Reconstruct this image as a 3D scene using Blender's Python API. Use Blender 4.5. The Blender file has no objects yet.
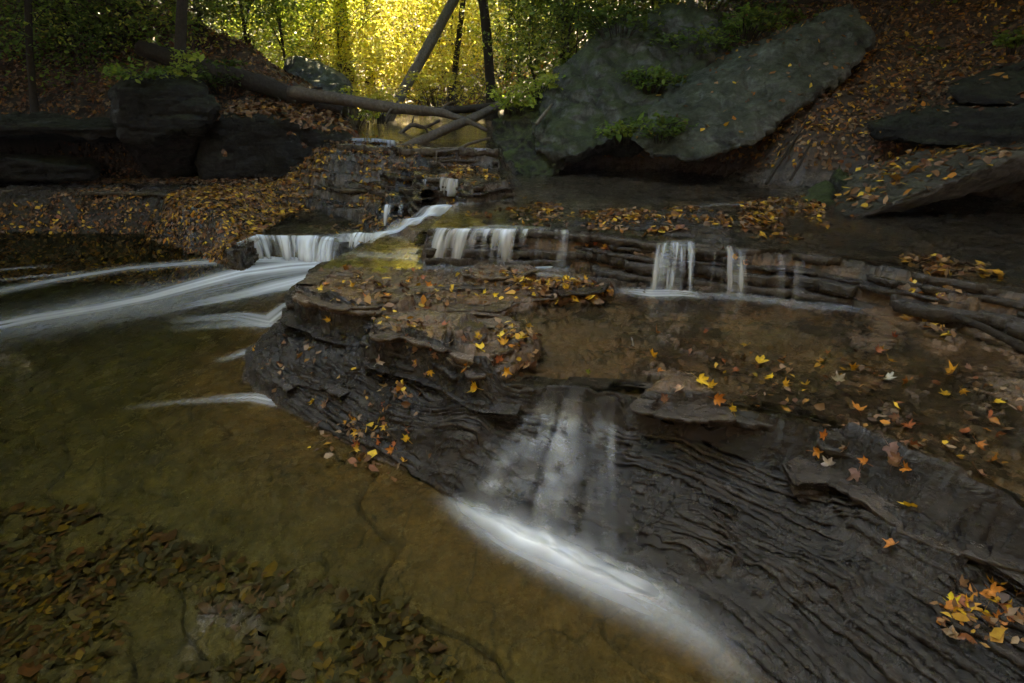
import bpy, bmesh, math, random
import numpy as np
from mathutils import Vector

random.seed(7)
RNG = np.random.default_rng(11)
sc = bpy.context.scene
COL = sc.collection
R = math.radians

# ------------------------------------------------------------------ camera model
FPX = 569.0
HOR = 100.0
PITCH = math.atan((341.5 - HOR) / FPX)
CH = 1.5
cp, sp = math.cos(PITCH), math.sin(PITCH)

def ray(px, py):
    a = (px - 512.0) / FPX
    b = (341.5 - py) / FPX
    return np.array([a, cp + b * sp, -sp + b * cp])

def U(px, py, z):
    """ground point of the photograph's pixel on the level z"""
    d = ray(px, py)
    t = (z - CH) / d[2]
    return (d[0] * t, d[1] * t)

def D(px, py, y):
    """point of the photograph's pixel at the depth y"""
    d = ray(px, py)
    t = y / d[1]
    return (d[0] * t, y, CH + d[2] * t)

def PX(pts, z):
    return [U(a, b, z) for a, b in pts]

# ------------------------------------------------------------------ noise
_perm = np.random.default_rng(3).permutation(256).astype(np.int32)
_perm = np.concatenate([_perm, _perm, _perm])
_g3 = np.random.default_rng(4).normal(size=(256, 3)).astype(np.float32)
_g3 /= np.linalg.norm(_g3, axis=1)[:, None]

_an = np.random.default_rng(8).uniform(0, 2 * math.pi, 768)
_gx = np.cos(_an).astype(np.float32); _gy = np.sin(_an).astype(np.float32)

def perlin(x, y, z=None):
    x = np.asarray(x, np.float32); y = np.asarray(y, np.float32)
    if z is None:
        xf = np.floor(x); yf = np.floor(y)
        X = xf.astype(np.int32) & 255; Y = yf.astype(np.int32) & 255
        x = x - xf; y = y - yf
        u = x * x * x * (x * (x * 6 - 15) + 10); v = y * y * y * (y * (y * 6 - 15) + 10)
        A = _perm[X]; B = _perm[X + 1]
        def g2(h, dx, dy): return _gx[h] * dx + _gy[h] * dy
        a = g2(_perm[A + Y], x, y); b = g2(_perm[B + Y], x - 1, y); c = g2(_perm[A + Y + 1], x, y - 1); d = g2(_perm[B + Y + 1], x - 1, y - 1)
        a = a + u * (b - a); c = c + u * (d - c)
        return 1.4 * (a + v * (c - a))
    z = np.asarray(z, np.float32)
    xf = np.floor(x); yf = np.floor(y); zf = np.floor(z)
    X = xf.astype(np.int32) & 255; Y = yf.astype(np.int32) & 255; Z = zf.astype(np.int32) & 255
    x = x - xf; y = y - yf; z = z - zf
    u = x * x * x * (x * (x * 6 - 15) + 10); v = y * y * y * (y * (y * 6 - 15) + 10); w = z * z * z * (z * (z * 6 - 15) + 10)
    def gr(i, j, k):
        h = _perm[_perm[_perm[X + i] + Y + j] + Z + k]
        g = _g3[h]
        return g[..., 0] * (x - i) + g[..., 1] * (y - j) + g[..., 2] * (z - k)
    def lerp(t, a, b): return a + t * (b - a)
    return 1.6 * lerp(w, lerp(v, lerp(u, gr(0,0,0), gr(1,0,0)), lerp(u, gr(0,1,0), gr(1,1,0))),
                      lerp(v, lerp(u, gr(0,0,1), gr(1,0,1)), lerp(u, gr(0,1,1), gr(1,1,1))))

def fbm(x, y, z=None, oct=4, gain=0.5):
    s = 0.0; a = 1.0; f = 1.0
    for o in range(oct):
        s = s + a * perlin(x * f + 13.1 * o, y * f - 7.7 * o, None if z is None else z * f + 3.3 * o)
        a *= gain; f *= 2.03
    return s

def sstep(a, b, x):
    t = np.clip((x - a) / (b - a), 0, 1)
    return t * t * (3 - 2 * t)

# ------------------------------------------------------------------ polygons
def seg_dist(x, y, pts, closed=True):
    """distance to a polyline, and the arc length along it"""
    d2 = np.full(x.shape, 1e12, np.float32); arc = np.zeros(x.shape, np.float32)
    n = len(pts); L = 0.0
    for i in range(n if closed else n - 1):
        ax, ay = pts[i]; bx, by = pts[(i + 1) % n]
        ex, ey = bx - ax, by - ay
        l2 = ex * ex + ey * ey + 1e-12
        t = np.clip(((x - ax) * ex + (y - ay) * ey) / l2, 0, 1)
        q = (x - ax - t * ex) ** 2 + (y - ay - t * ey) ** 2
        m = q < d2
        d2 = np.where(m, q, d2)
        arc = np.where(m, L + t * math.sqrt(l2), arc)
        L += math.sqrt(l2)
    return np.sqrt(d2), arc

def inside(x, y, pts):
    c = np.zeros(x.shape, bool)
    n = len(pts); j = n - 1
    for i in range(n):
        xi, yi = pts[i]; xj, yj = pts[j]
        if abs(yj - yi) > 1e-9:
            c ^= ((yi > y) != (yj > y)) & (x < (xj - xi) * (y - yi) / (yj - yi) + xi)
        j = i
    return c

def sdf(x, y, pts, far=1.6):
    """positive inside; no more than `far` outside the outline's own box"""
    P = np.array(pts); lo = P.min(0) - far; hi = P.max(0) + far
    m = (x > lo[0]) & (x < hi[0]) & (y > lo[1]) & (y < hi[1])
    out = np.full(x.shape, -far, np.float32)
    xm = x[m]; ym = y[m]
    d, _ = seg_dist(xm, ym, pts)
    out[m] = np.where(inside(xm, ym, pts), d, -d)
    return out

# ------------------------------------------------------------------ levels and outlines of the bedrock tiers
L1, L2, L3, L4, LL = 0.38, 0.62, 0.77, 1.0, 0.19
WATER_A = [(345,262),(314,280),(293,303),(286,320),(266,338),(244,354),(247,382),(272,402),(300,420),(345,443),(390,463),(430,486),
           (475,516),(520,541),(580,566),(640,595),(700,628),(745,666),(800,730),(900,860)]
footA = PX(WATER_A, 0.0) + [(1.6, -0.2), (9, -1), (9, 9), (-0.4, 9)]
LIP_A = [(352,252),(322,266),(299,286),(298,302),(335,318),(378,324),(372,342),(410,354),(445,364),(472,380),(520,386),(570,391),(628,394),
         (660,402),(720,407),(790,421),(850,440),(900,462),(960,488),(1024,516),(1150,572)]
lipA = PX(LIP_A, L1) + [(9, 0.9), (9, 9), (-0.3, 9)]
lipL = PX([(238,250),(256,237),(285,238),(312,238),(341,242),(420,246)], LL) + [(-0.2, 9), (-6.2, 9.2), (-12, 9), (-12, 7.0)] + PX([(0,226),(150,229),(163,240)], 0.05)
lipStrip = PX([(60,187),(130,190),(240,191),(300,189),(345,187),(405,191)], 0.43) + [(-0.6, 9.5), (-14, 9.5), (-14, 8.6)] + PX([(0,190)], 0.43)
LIP_B = [(386,205),(405,203),(430,206),(463,208),(455,216),(438,222),(429,230),(470,231),(545,231),(600,235),(655,244),(695,245),(740,250),
         (800,254),(870,264),(940,278),(1024,292),(1150,320)]
lipB = PX(LIP_B[:3], .47) + PX(LIP_B[3:5], .53) + PX(LIP_B[5:], L2) + [(9, 2.2), (9, 9), (-1.1, 9), (-1.25, 7.0)]
lipC = [(-2.4, 7.7), (-1.5, 7.1), (-1.05, 6.55)] + PX([(430,179),(462,180),(474,187),(505,181),(512,172),(497,166)], L3) + [(0.4, 9), (-2.4, 9)]
lipD = PX([(335,141),(396,143)], L4 + .02) + PX([(402,150),(440,150),(498,150)], 0.95) + [(0.6, 40), (-12, 40), (-3, 9)]
rightBank = [(12, -2), (6.0, 0.5), (5.2, 2.4), (5.1, 4.4), (4.3, 5.9), (2.9, 6.3), (2.6, 6.9), (2.2, 7.9), (0.9, 8.1), (0.15, 8.2), (0.15, 9), (0.4, 10.5), (0.0, 13),
             (-1.5, 16), (-5, 19), (-10, 22), (-10, 70), (70, 70), (70, -2)]
leftBank = [(-60, 7.4), (-9.5, 8.2)] + PX([(0,176),(120,177),(200,177)], 0.45) + [(-3.0, 9.0), (-2.4, 9.2), (-2.5, 11), (-3.2, 13), (-5, 15.5), (-10, 18), (-30, 30), (-60, 40)]

def riser(x, y, d, width, n, seed, amp=1.0, sharp=.014):
    """0..1 across the edge of a tier: n beds, each breaking off along a ragged line of its own"""
    kk = (d > 0).astype(np.float32)
    m = np.abs(d) < np.max(width) * 2.5 * max(1, amp) + .03
    if not m.any(): return kk
    x = x[m]; y = y[m]; d = d[m]
    if np.ndim(width): width = width[m]
    k = np.zeros(x.shape, np.float32)
    for i in range(n):
        off = -width * (1 - (i + 1) / n)
        nz = amp * np.minimum(width, .12) * (.42 * fbm(x * 3.1 + 17 * i + seed, y * 3.1 - 5 * i, oct=3))
        k = k + sstep(off + nz - sharp, off + nz + sharp * .6, d) / n
    kk[m] = k
    return kk

PLATES = [([(374,338),(384,323),(430,318),(470,322),(486,338),(470,352),(444,361),(408,350)], .045),
          ([(446,350),(470,326),(505,325),(540,342),(532,356),(500,372),(470,376)], .05),
          ([(299,292),(318,276),(360,276),(400,286),(412,304),(380,316),(335,314),(302,304)], .05),
          ([(463,275),(480,268),(520,269),(536,276),(520,283),(480,283)], .045),
          ([(400,290),(470,284),(560,284),(600,292),(520,300),(500,314),(440,312)], .022),
          ([(640,398),(652,378),(690,378),(722,396),(742,412),(700,410),(665,404)], .045),
          ([(790,424),(860,426),(930,455),(1010,492),(1100,540),(1010,520),(900,474),(840,446)], .05),
          ([(560,300),(600,296),(612,288),(560,283),(530,290)], .02)]
PLATES = [(PX(p, L1 + .05), h) for p, h in PLATES]
TOE = [(PX([(300,318),(340,330),(372,350),(330,352),(296,345),(285,332)], .3), .05), (PX([(250,352),(275,345),(292,362),(280,385),(255,378),(246,365)], .1), .05),
       (PX([(395,375),(450,380),(490,400),(480,428),(430,420),(390,402)], .25), .06), (PX([(650,518),(690,506),(714,512),(734,548),(700,543)], .17), .04),
       (PX([(735,545),(800,540),(860,560),(840,575),(780,565)], .2), .03), (PX([(850,480),(930,500),(1000,540),(960,545),(900,515)], .33), .05)]

def height(x, y, fine=True):
    """the ground: pool bed, bedrock tiers, wooded banks; returns z and the soil mask"""
    x = np.asarray(x, np.float32); y = np.asarray(y, np.float32)
    wob = 0.030 * fbm(x * 4.3, y * 4.3, oct=3)
    wx = x + wob; wy = y + 0.028 * fbm(x * 4.1 + 9, y * 4.1, oct=3)
    near = (np.hypot(x, y) < 16)
    z = np.zeros_like(x)
    dA = sdf(wx, wy, footA, 30)
    # pool bed
    out = np.clip(-dA, 0, None)
    z = -0.012 - 0.16 * sstep(0.0, 1.0, out) - 0.14 * sstep(0.8, 2.2, out)
    z = z + 0.016 * fbm(x * 2.2, y * 2.2) * sstep(0.05, .5, out)
    # left upper pool and leaf ledge
    dL = sdf(wx, wy, lipL)
    lf = sstep(-2.70, -3.05, x)
    k = (1 - lf) * riser(x, y, dL, .10, 3, 2) + lf * sstep(-.28, .25, dL + .1 * perlin(x * 3, y * 3))
    pl = LL + .13 * np.clip(dL - .15, 0, 1.6) * (1 - lf)
    z = z * (1 - k) + k * (pl + lf * (.12 * sstep(.05, .4, dL)))
    leafy = PX([(175,236),(235,236),(262,222),(300,211),(345,203),(352,196),(200,194),(120,200),(-40,206),(-40,222),(150,224)], 0.2)
    dl = sdf(wx, wy, leafy)
    z = z + np.where(near, 0.17 * sstep(-0.12, .45, dl), 0)
    # mid shelf with its sloping flank
    dE = sdf(wx, wy, lipA, 30)
    t = np.clip(dA / (np.clip(dA, 0, None) + np.clip(-dE, 0, None) + 1e-6), 0, 1)
    drop = 0.70 - 0.12 * sstep(0.3, 1.2, x) + 0.12 * fbm(x * 1.7, y * 1.7, oct=2)
    f = np.where(dE > 0, 1.0, drop * t ** 0.85)
    edge = riser(x, y, dE, .05, 3, 5, 1.0)
    f = f * (1 - edge) + edge * np.maximum(f, 1.0 - 0.0 * x)
    za = L1 * np.clip(f, 0, 1)
    z = np.where(dA > 0, np.maximum(z * (dL > 0), za), z)
    # dry slabs on the shelf, thin plates lying on one another
    dry = PX([(296,292),(328,271),(400,268),(470,276),(560,281),(618,286),(612,297),(545,301),(512,318),(504,330),(542,350),(530,364),(480,374),(440,362),(372,342),(380,325),(320,319)], L1)
    dd = sdf(wx, wy, dry)
    on = near & (dE > -.03)
    z = z + np.where(on, 0.035 * riser(x, y, dd, .05, 2, 31), 0)
    for i, (pp, hh) in enumerate(PLATES):
        z = z + np.where(on, hh * riser(x, y, sdf(wx, wy, pp, .2), .03, 2, 40 + 3 * i, 1.3, .006) * (1 + .5 * perlin(x * 2 + i, y * 2)), 0)
    for i, (pp, hh) in enumerate(TOE):
        z = z + np.where(near, hh * riser(x, y, sdf(wx, wy, pp, .3), .06, 2, 80 + 3 * i, 1.3, .008), 0)
    dry2 = PX([(640,395),(660,370),(690,372),(720,398),(770,412),(850,432),(900,456),(890,470),(790,428),(700,410)], L1)
    z = z + np.where(near & (dE > -.03), 0.025 * sstep(-.02, .08, sdf(wx, wy, dry2)), 0)
    z = z + np.where(near & (dE > 0), 0.045 * sstep(1.7, 2.6, x), 0)
    # strip ledge under the left bank
    dS = sdf(wx, wy, lipStrip)
    k = riser(x, y, dS, .14, 3, 8); z = z * (1 - k) + k * np.maximum(z, 0.43)
    # right tier, cascade ramp
    dB = sdf(wx, wy, lipB)
    k = riser(x, y, dB, .10 + 0 * x, 4, 11)
    L2v = L2 - .15 * sstep(-.55, -1.0, x)
    z = z * (1 - k) + k * np.maximum(z, L2v)
    ramp = PX([(432,205),(463,207),(446,224),(432,240)], .5) + PX([(400,246),(346,247)], .28) + PX([(346,234),(386,228)], .33)
    dr = sdf(wx, wy, ramp)
    rz = np.clip(0.24 + (x - U(350,240,.28)[0]) * 0.33, .22, .62)
    rz = rz + 0.02 * np.sin(x * 40 + 3 * perlin(x * 3, y * 3))
    k = np.where(near, sstep(-0.02, 0.10, dr), 0); z = z * (1 - k) + k * np.minimum(rz, L2v)
    # shallow rock rims on the right tier
    rim = PX([(545,228),(600,214),(680,208),(730,216),(745,250),(690,243),(600,232)], L2)
    z = z + np.where(near, 0.035 * sstep(-.02, .15, sdf(wx, wy, rim)), 0)
    # upper tiers
    dC = sdf(wx, wy, lipC)
    k = riser(x, y, dC, .08 + .75 * sstep(-.95, -1.5, x), 5, 21)
    z = z * (1 - k) + k * np.maximum(z, L3)
    dD = sdf(wx, wy, lipD)
    k = riser(x, y, dD, .08 + .5 * sstep(-1.2, -1.8, x), 4, 27)
    z = z * (1 - k) + k * np.maximum(z, L4 - .06 + .035 * np.clip(y - 8, 0, 60))
    # layering of the shale
    rock = z.copy()
    soil = np.zeros_like(x)
    # banks
    dR = sdf(x + .25 * fbm(x * .8, y * .8, oct=2), y, rightBank)
    hb = np.clip(dR, 0, None)
    far = sstep(9, 14, y)
    zr = 0.62 + .35 * far + 0.30 * sstep(0, .5, hb) + 0.46 * np.minimum(hb, 14) + .08 * np.clip(hb - 3, 0, 4)
    dLB = sdf(x + .25 * fbm(x * .8 + 5, y * .8, oct=2), y, leftBank)
    hl = np.clip(dLB, 0, None)
    zl = 0.45 + .5 * far + (0.70 - .5 * far) * sstep(0.0, .45, hl) + 0.56 * np.minimum(hl, 14) + .12 * np.clip(hl - 1.5, 0, 4)
    lump = 0.10 * fbm(x * 1.3, y * 1.3) + 0.035 * fbm(x * 6, y * 6, oct=2)
    z = np.where(dR > 0, np.maximum(z, zr + lump * sstep(0, .5, hb)), z)
    z = np.where(dLB > 0, np.maximum(z, zl + lump * sstep(0, .5, hl)), z)
    soil = np.maximum(sstep(.05, .4, dR), sstep(.1, .5, dLB))
    # head of the valley, and unseen gorge walls added to block low sky light
    ze = 1.1 + (0.33 + .5 * sstep(-6, -14, x) + .5 * sstep(6, 14, x)) * np.clip(y - 15 - .25 * np.abs(x + 3) * (np.abs(x + 3) < 6), 0, 40) + .25 * fbm(x * .35, y * .35)
    k = sstep(14, 17, y); z = np.where(y > 14, np.maximum(z, ze * k + z * (1 - k)), z)
    soil = np.maximum(soil, sstep(14, 17, y))
    side = 1.5 * np.clip(np.maximum(np.abs(x + 1) - 10, -y - 2.5), 0, 9)
    z = np.maximum(z, np.where(y < 8, side - .3, -9))
    soil = np.maximum(soil, (side > .3) & (y < 8))
    if fine:
        hard = (1 - soil) * near
        land = sstep(-.02, .06, z)
        zw = z + 0.020 * fbm(x * 1.9, y * 1.9, oct=3) * land + 0.016 * fbm(x * 5.5 + 3, y * 5.5, oct=3) * land + .010 * fbm(x * 26, y * 26, oct=2) * land
        wl = sstep(.5, -.2, x) * sstep(-.03, -.0, -dE) * (dA > 0)
        q0 = zw / .07 + .9 * fbm(x * 1.6, y * 1.6, oct=2); f0 = q0 - np.floor(q0)
        zw = zw + .75 * wl * (.07 * (np.floor(q0) + sstep(.6, 1., f0) - .9 * fbm(x * 1.6, y * 1.6, oct=2)) - zw)
        st = 0.021
        q = zw / st + 0.6 * perlin(x * 1.1, y * 1.1)
        fr = q - np.floor(q)
        terr = st * (np.floor(q) + sstep(0.72, 1.0, fr) - 0.6 * perlin(x * 1.1, y * 1.1))
        slope_zone = np.where((dA > 0) & (dE < 0), .85, 0.75) * land * hard
        z = z * (1 - land * hard) + (zw * (1 - slope_zone) + terr * slope_zone) * land * hard
        # cracked beds on the pool floor
        bed = (1 - land) * hard
        q2 = out * 3.2 + 1.3 * fbm(x * .9, y * .9, oct=3)
        z = z + bed * 0.022 * (sstep(.0, .08, q2 - np.floor(q2)) - .5) * sstep(.03, .3, out)
        z = z + hard * .0028 * fbm(x * 60, y * 60, oct=2)
    if fine == 2: return z, soil, dA, dE, np.floor(q)
    return z, soil, dA, dE

# ------------------------------------------------------------------ mesh helpers
def new_obj(name, me, parent=None):
    o = bpy.data.objects.new(name, me)
    COL.objects.link(o)
    if parent is not None:
        o.parent = parent
    return o

def np_mesh(name, V, F, mat=None, smooth=False, cols=None, attrs=None):
    V = np.asarray(V, np.float32); F = np.asarray(F, np.int32)
    me = bpy.data.meshes.new(name)
    k = F.shape[1]
    me.vertices.add(len(V)); me.vertices.foreach_set('co', V.ravel())
    me.loops.add(F.size); me.loops.foreach_set('vertex_index', F.ravel())
    me.polygons.add(len(F))
    me.polygons.foreach_set('loop_start', np.arange(0, F.size, k, dtype=np.int32))
    try:
        me.polygons.foreach_set('loop_total', np.full(len(F), k, np.int32))
    except Exception:
        pass
    if smooth:
        me.polygons.foreach_set('use_smooth', np.ones(len(F), bool))
    me.update(calc_edges=True)
    if cols is not None:
        a = me.attributes.new('tint', 'FLOAT_COLOR', 'POINT')
        c = np.ones((len(V), 4), np.float32); c[:, :3] = cols
        a.data.foreach_set('color', c.ravel())
    for nm, arr in (attrs or {}).items():
        a = me.attributes.new(nm, 'FLOAT', 'POINT')
        a.data.foreach_set('value', np.asarray(arr, np.float32))
    if mat: me.materials.append(mat)
    return me

def tag(o, label=None, cat=None, group=None, kind=None):
    if label: o['label'] = label
    if cat: o['category'] = cat
    if group: o['group'] = group
    if kind: o['kind'] = kind
    return o

def empty(name, loc):
    o = bpy.data.objects.new(name, None); COL.objects.link(o); o.location = loc
    o.empty_display_size = .1
    return o

class Geo:
    """collects tubes into one mesh"""
    def __init__(s): s.V = []; s.F = []; s.n = 0
    def add(s, V, F):
        s.V.append(np.asarray(V, np.float32)); s.F.append(np.asarray(F, np.int32) + s.n); s.n += len(V)
    def tube(s, pts, rad, seg=8, rough=0.0, seed=0):
        P = np.asarray(pts, float); n = len(P)
        T = np.gradient(P, axis=0); T /= np.linalg.norm(T, axis=1)[:, None] + 1e-9
        up = np.array([0, 0, 1.0]) if abs(T[0][2]) < .8 else np.array([1.0, 0, 0])
        V = []
        for i in range(n):
            a = np.cross(T[i], up); a /= np.linalg.norm(a) + 1e-9; b = np.cross(T[i], a)
            up = -b if i == 0 and False else up
            for j in range(seg):
                w = 2 * math.pi * j / seg
                dirv = a * math.cos(w) + b * math.sin(w)
                V.append(P[i] + dirv * rad[i])
        V = np.array(V)
        if rough:
            C = np.repeat(P, seg, axis=0)
            nz = fbm(V[:, 0] * 7 + seed, V[:, 1] * 7, V[:, 2] * 3, oct=3)
            V = C + (V - C) * (1 + rough * nz[:, None])
        F = []
        for i in range(n - 1):
            for j in range(seg):
                F.append((i * seg + j, i * seg + (j + 1) % seg, (i + 1) * seg + (j + 1) % seg, (i + 1) * seg + j))
        V = np.vstack([V, P[0], P[-1]])
        for j in range(seg):
            F.append((len(V) - 2, (j + 1) % seg, j, j)); F.append((len(V) - 1, (n - 1) * seg + j, (n - 1) * seg + (j + 1) % seg, (n - 1) * seg + j))
        # end caps as quads with a repeated corner would be degenerate: keep them as triangles elsewhere
        quads = [f for f in F if len(set(f)) == 4]
        s.add(V, quads)
        s.caps = getattr(s, 'caps', [])
        off = s.n - len(V)
        s.caps += [(off + f[0], off + f[1], off + f[2]) for f in F if len(set(f)) == 3]
    def build(s, name, mat, parent=None, smooth=True):
        V = np.vstack(s.V); Q = np.vstack(s.F).tolist() + [list(c) for c in getattr(s, 'caps', [])]
        me = bpy.data.meshes.new(name); me.from_pydata(V.tolist(), [], Q)
        if smooth: me.polygons.foreach_set('use_smooth', np.ones(len(me.polygons), bool))
        me.materials.append(mat)
        return new_obj(name, me, parent)

# ------------------------------------------------------------------ materials
class NT:
    def __init__(s, name):
        s.m = bpy.data.materials.new(name); s.m.use_nodes = True
        s.t = s.m.node_tree; s.t.nodes.clear()
        s.out = s.t.nodes.new('ShaderNodeOutputMaterial')
    def n(s, typ, **kw):
        nd = s.t.nodes.new(typ)
        for k, v in kw.items():
            if k.startswith('i_'):
                key = k[2:]
                key = int(key) if key.isdigit() else key.replace('_', ' ')
                nd.inputs[key].default_value = v
            else: setattr(nd, k, v)
        return nd
    def l(s, a, b): s.t.links.new(a, b)
    def pos(s, scale=(1, 1, 1)):
        g = s.n('ShaderNodeNewGeometry'); mp = s.n('ShaderNodeMapping'); mp.inputs['Scale'].default_value = scale
        s.l(g.outputs['Position'], mp.inputs['Vector']); return mp.outputs[0]
    def noise(s, scale, detail=5, rough=.6, vec=None, dist=0):
        nd = s.n('ShaderNodeTexNoise'); nd.inputs['Scale'].default_value = scale; nd.inputs['Detail'].default_value = detail
        nd.inputs['Roughness'].default_value = rough; nd.inputs['Distortion'].default_value = dist
        s.l(vec if vec is not None else s.pos(), nd.inputs['Vector']); return nd.outputs['Fac']
    def ramp(s, fac, stops):
        r = s.n('ShaderNodeValToRGB'); e = r.color_ramp.elements
        while len(e) < len(stops): e.new(.5)
        for i, (p, c) in enumerate(stops):
            e[i].position = p; e[i].color = (c, c, c, 1) if not isinstance(c, tuple) else (*c, 1)
        s.l(fac, r.inputs[0]); return r.outputs[0]
    def mix(s, fac, a, b, mode='MIX'):
        m = s.n('ShaderNodeMix', data_type='RGBA', blend_type=mode)
        for sock, v in ((m.inputs[0], fac), (m.inputs[6], a), (m.inputs[7], b)):
            if isinstance(v, (int, float)): sock.default_value = v
            elif isinstance(v, tuple): sock.default_value = (*v, 1)
            else: s.l(v, sock)
        return m.outputs[2]
    def math(s, op, a, b=0.0, clamp=False):
        m = s.n('ShaderNodeMath', operation=op); m.use_clamp = clamp
        for i, v in enumerate((a, b)):
            if isinstance(v, (int, float)): m.inputs[i].default_value = v
            else: s.l(v, m.inputs[i])
        return m.outputs[0]
    def attr(s, name, out='Color'):
        a = s.n('ShaderNodeAttribute'); a.attribute_name = name; return a.outputs[out]
    def bump(s, h, strength, dist=.02, normal=None):
        b = s.n('ShaderNodeBump'); b.inputs['Strength'].default_value = strength; b.inputs['Distance'].default_value = dist
        s.l(h, b.inputs['Height'])
        if normal is not None: s.l(normal, b.inputs['Normal'])
        return b.outputs[0]
    def princ(s, col, rough=.6, normal=None, spec=.5, coat=0):
        p = s.n('ShaderNodeBsdfPrincipled')
        for nm, v in (('Base Color', col), ('Roughness', rough)):
            if isinstance(v, tuple): p.inputs[nm].default_value = (*v, 1)
            elif isinstance(v, (int, float)): p.inputs[nm].default_value = v
            else: s.l(v, p.inputs[nm])
        p.inputs['Specular IOR Level'].default_value = spec
        p.inputs['Coat Weight'].default_value = coat
        if coat: p.inputs['Coat Roughness'].default_value = .12
        if normal is not None: s.l(normal, p.inputs['Normal'])
        return p.outputs[0]
    def done(s, sh):
        s.l(sh, s.out.inputs['Surface']); return s.m

def m_ground():
    k = NT('wet_shale')
    t = k.attr('tint')
    n1 = k.noise(3.2, 8, .65); n2 = k.noise(38, 6, .7)
    c = k.mix(1.0, t, k.ramp(n1, [(.28, .55), (.72, 1.5)]), 'MULTIPLY')
    c = k.mix(1.0, c, k.ramp(n2, [(.3, .6), (.7, 1.35)]), 'MULTIPLY')
    wet = k.attr('wet', 'Fac')
    rough = k.math('SUBTRACT', k.math('ADD', .72, k.math('MULTIPLY', k.math('SUBTRACT', n1, .5), .55)), k.math('MULTIPLY', wet, .56), True)
    rough = k.math('SUBTRACT', k.ramp(k.noise(11, 6, .75), [(.38, .60), (.66, .95)]), k.math('MULTIPLY', wet, .53), True)
    b = k.bump(k.noise(90, 4, .7), .22, .008)
    b = k.bump(k.noise(26, 6, .75, dist=.8), .45, .03, b)
    b = k.bump(k.noise(7, 6, .7, k.pos((1, 1, 3)), dist=.5), .4, .07, b)
    return k.done(k.princ(c, rough, b, .42))

def m_rock(name, base, dark, moss=(.035, .06, .012), mossamt=.5, strata=18.0, lichen=None, rough=.75):
    k = NT(name)
    n1 = k.noise(1.6, 8, .65); n2 = k.noise(14, 8, .7)
    st = k.noise(1.0, 6, .65, k.pos((2.0, 2.0, strata)), dist=.4)
    c = k.mix(k.ramp(n1, [(.35, 0.0), (.65, 1.0)]), dark, base)
    c = k.mix(1.0, c, k.ramp(st, [(.3, .55), (.65, 1.25)]), 'MULTIPLY')
    c = k.mix(1.0, c, k.ramp(n2, [(.32, .45), (.68, 1.5)]), 'MULTIPLY')
    if lichen:
        c = k.mix(k.ramp(k.noise(5.5, 9, .75), [(.52, 0.0), (.62, .8)]), c, lichen)
    g = k.n('ShaderNodeNewGeometry'); sx = k.n('ShaderNodeSeparateXYZ'); k.l(g.outputs['Normal'], sx.inputs[0])
    up = k.math('ADD', sx.outputs[2], k.math('MULTIPLY', k.math('SUBTRACT', k.noise(2.6, 6, .7), .5), 1.6))
    mk = k.ramp(up, [(.35, 0.0), (.75, 1.0)])
    mk = k.math('MULTIPLY', mk, mossamt)
    mc = k.mix(k.noise(30, 4), moss, tuple(v * 2.2 for v in moss))
    c = k.mix(mk, c, mc)
    wv = k.n('ShaderNodeTexVoronoi', feature='DISTANCE_TO_EDGE'); wv.inputs['Scale'].default_value = .9
    nv_ = k.n('ShaderNodeTexNoise'); nv_.inputs['Scale'].default_value = 2.2; nv_.inputs['Detail'].default_value = 6
    k.l(k.pos(), nv_.inputs['Vector'])
    ad = k.n('ShaderNodeVectorMath', operation='MULTIPLY_ADD'); k.l(nv_.outputs['Color'], ad.inputs[0]); ad.inputs[1].default_value = (.9, .9, .9); k.l(k.pos((1, 1, 1.8)), ad.inputs[2])
    k.l(ad.outputs[0], wv.inputs['Vector'])
    ck = k.ramp(wv.outputs['Distance'], [(.0, 0.0), (.035, 1.0)])
    c = k.mix(1.0, c, k.ramp(ck, [(0, .65), (1, 1.0)]), 'MULTIPLY')
    spot = k.ramp(k.noise(3.0, 10, .8), [(.40, .55), (.60, 1.35)])
    c = k.mix(1.0, c, spot, 'MULTIPLY')
    b = k.bump(k.noise(60, 6, .7), .7, .02)
    b = k.bump(ck, .5, .05, b)
    b = k.bump(k.noise(4.0, 8, .75), .8, .12, b)
    b = k.bump(st, .7, .05, b)
    b = k.bump(n2, .5, .05, b)
    return k.done(k.princ(c, rough, b, .35))

def m_leaf(name, trans=.45, sat=1.0, rough=.5):
    """leaf blades take their own colour from the mesh"""
    k = NT(name)
    t = k.attr('tint')
    c = k.mix(1.0, t, k.ramp(k.noise(60, 3), [(.3, .75), (.7, 1.2)]), 'MULTIPLY')
    p = k.princ(c, rough, None, .3)
    tr = k.n('ShaderNodeBsdfTranslucent'); k.l(c, tr.inputs[0])
    mx = k.n('ShaderNodeMixShader'); mx.inputs[0].default_value = trans
    k.l(p, mx.inputs[1]); k.l(tr.outputs[0], mx.inputs[2])
    return k.done(mx.outputs[0])

def m_bark(name, a, b):
    k = NT(name)
    n1 = k.noise(6, 8, .7, k.pos((3, 3, .6))); n2 = k.noise(30, 5, .7)
    c = k.mix(n1, a, b)
    c = k.mix(1.0, c, k.ramp(n2, [(.3, .6), (.7, 1.3)]), 'MULTIPLY')
    bm = k.bump(n1, .8, .05); bm = k.bump(n2, .5, .02, bm)
    return k.done(k.princ(c, .8, bm, .25))

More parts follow.
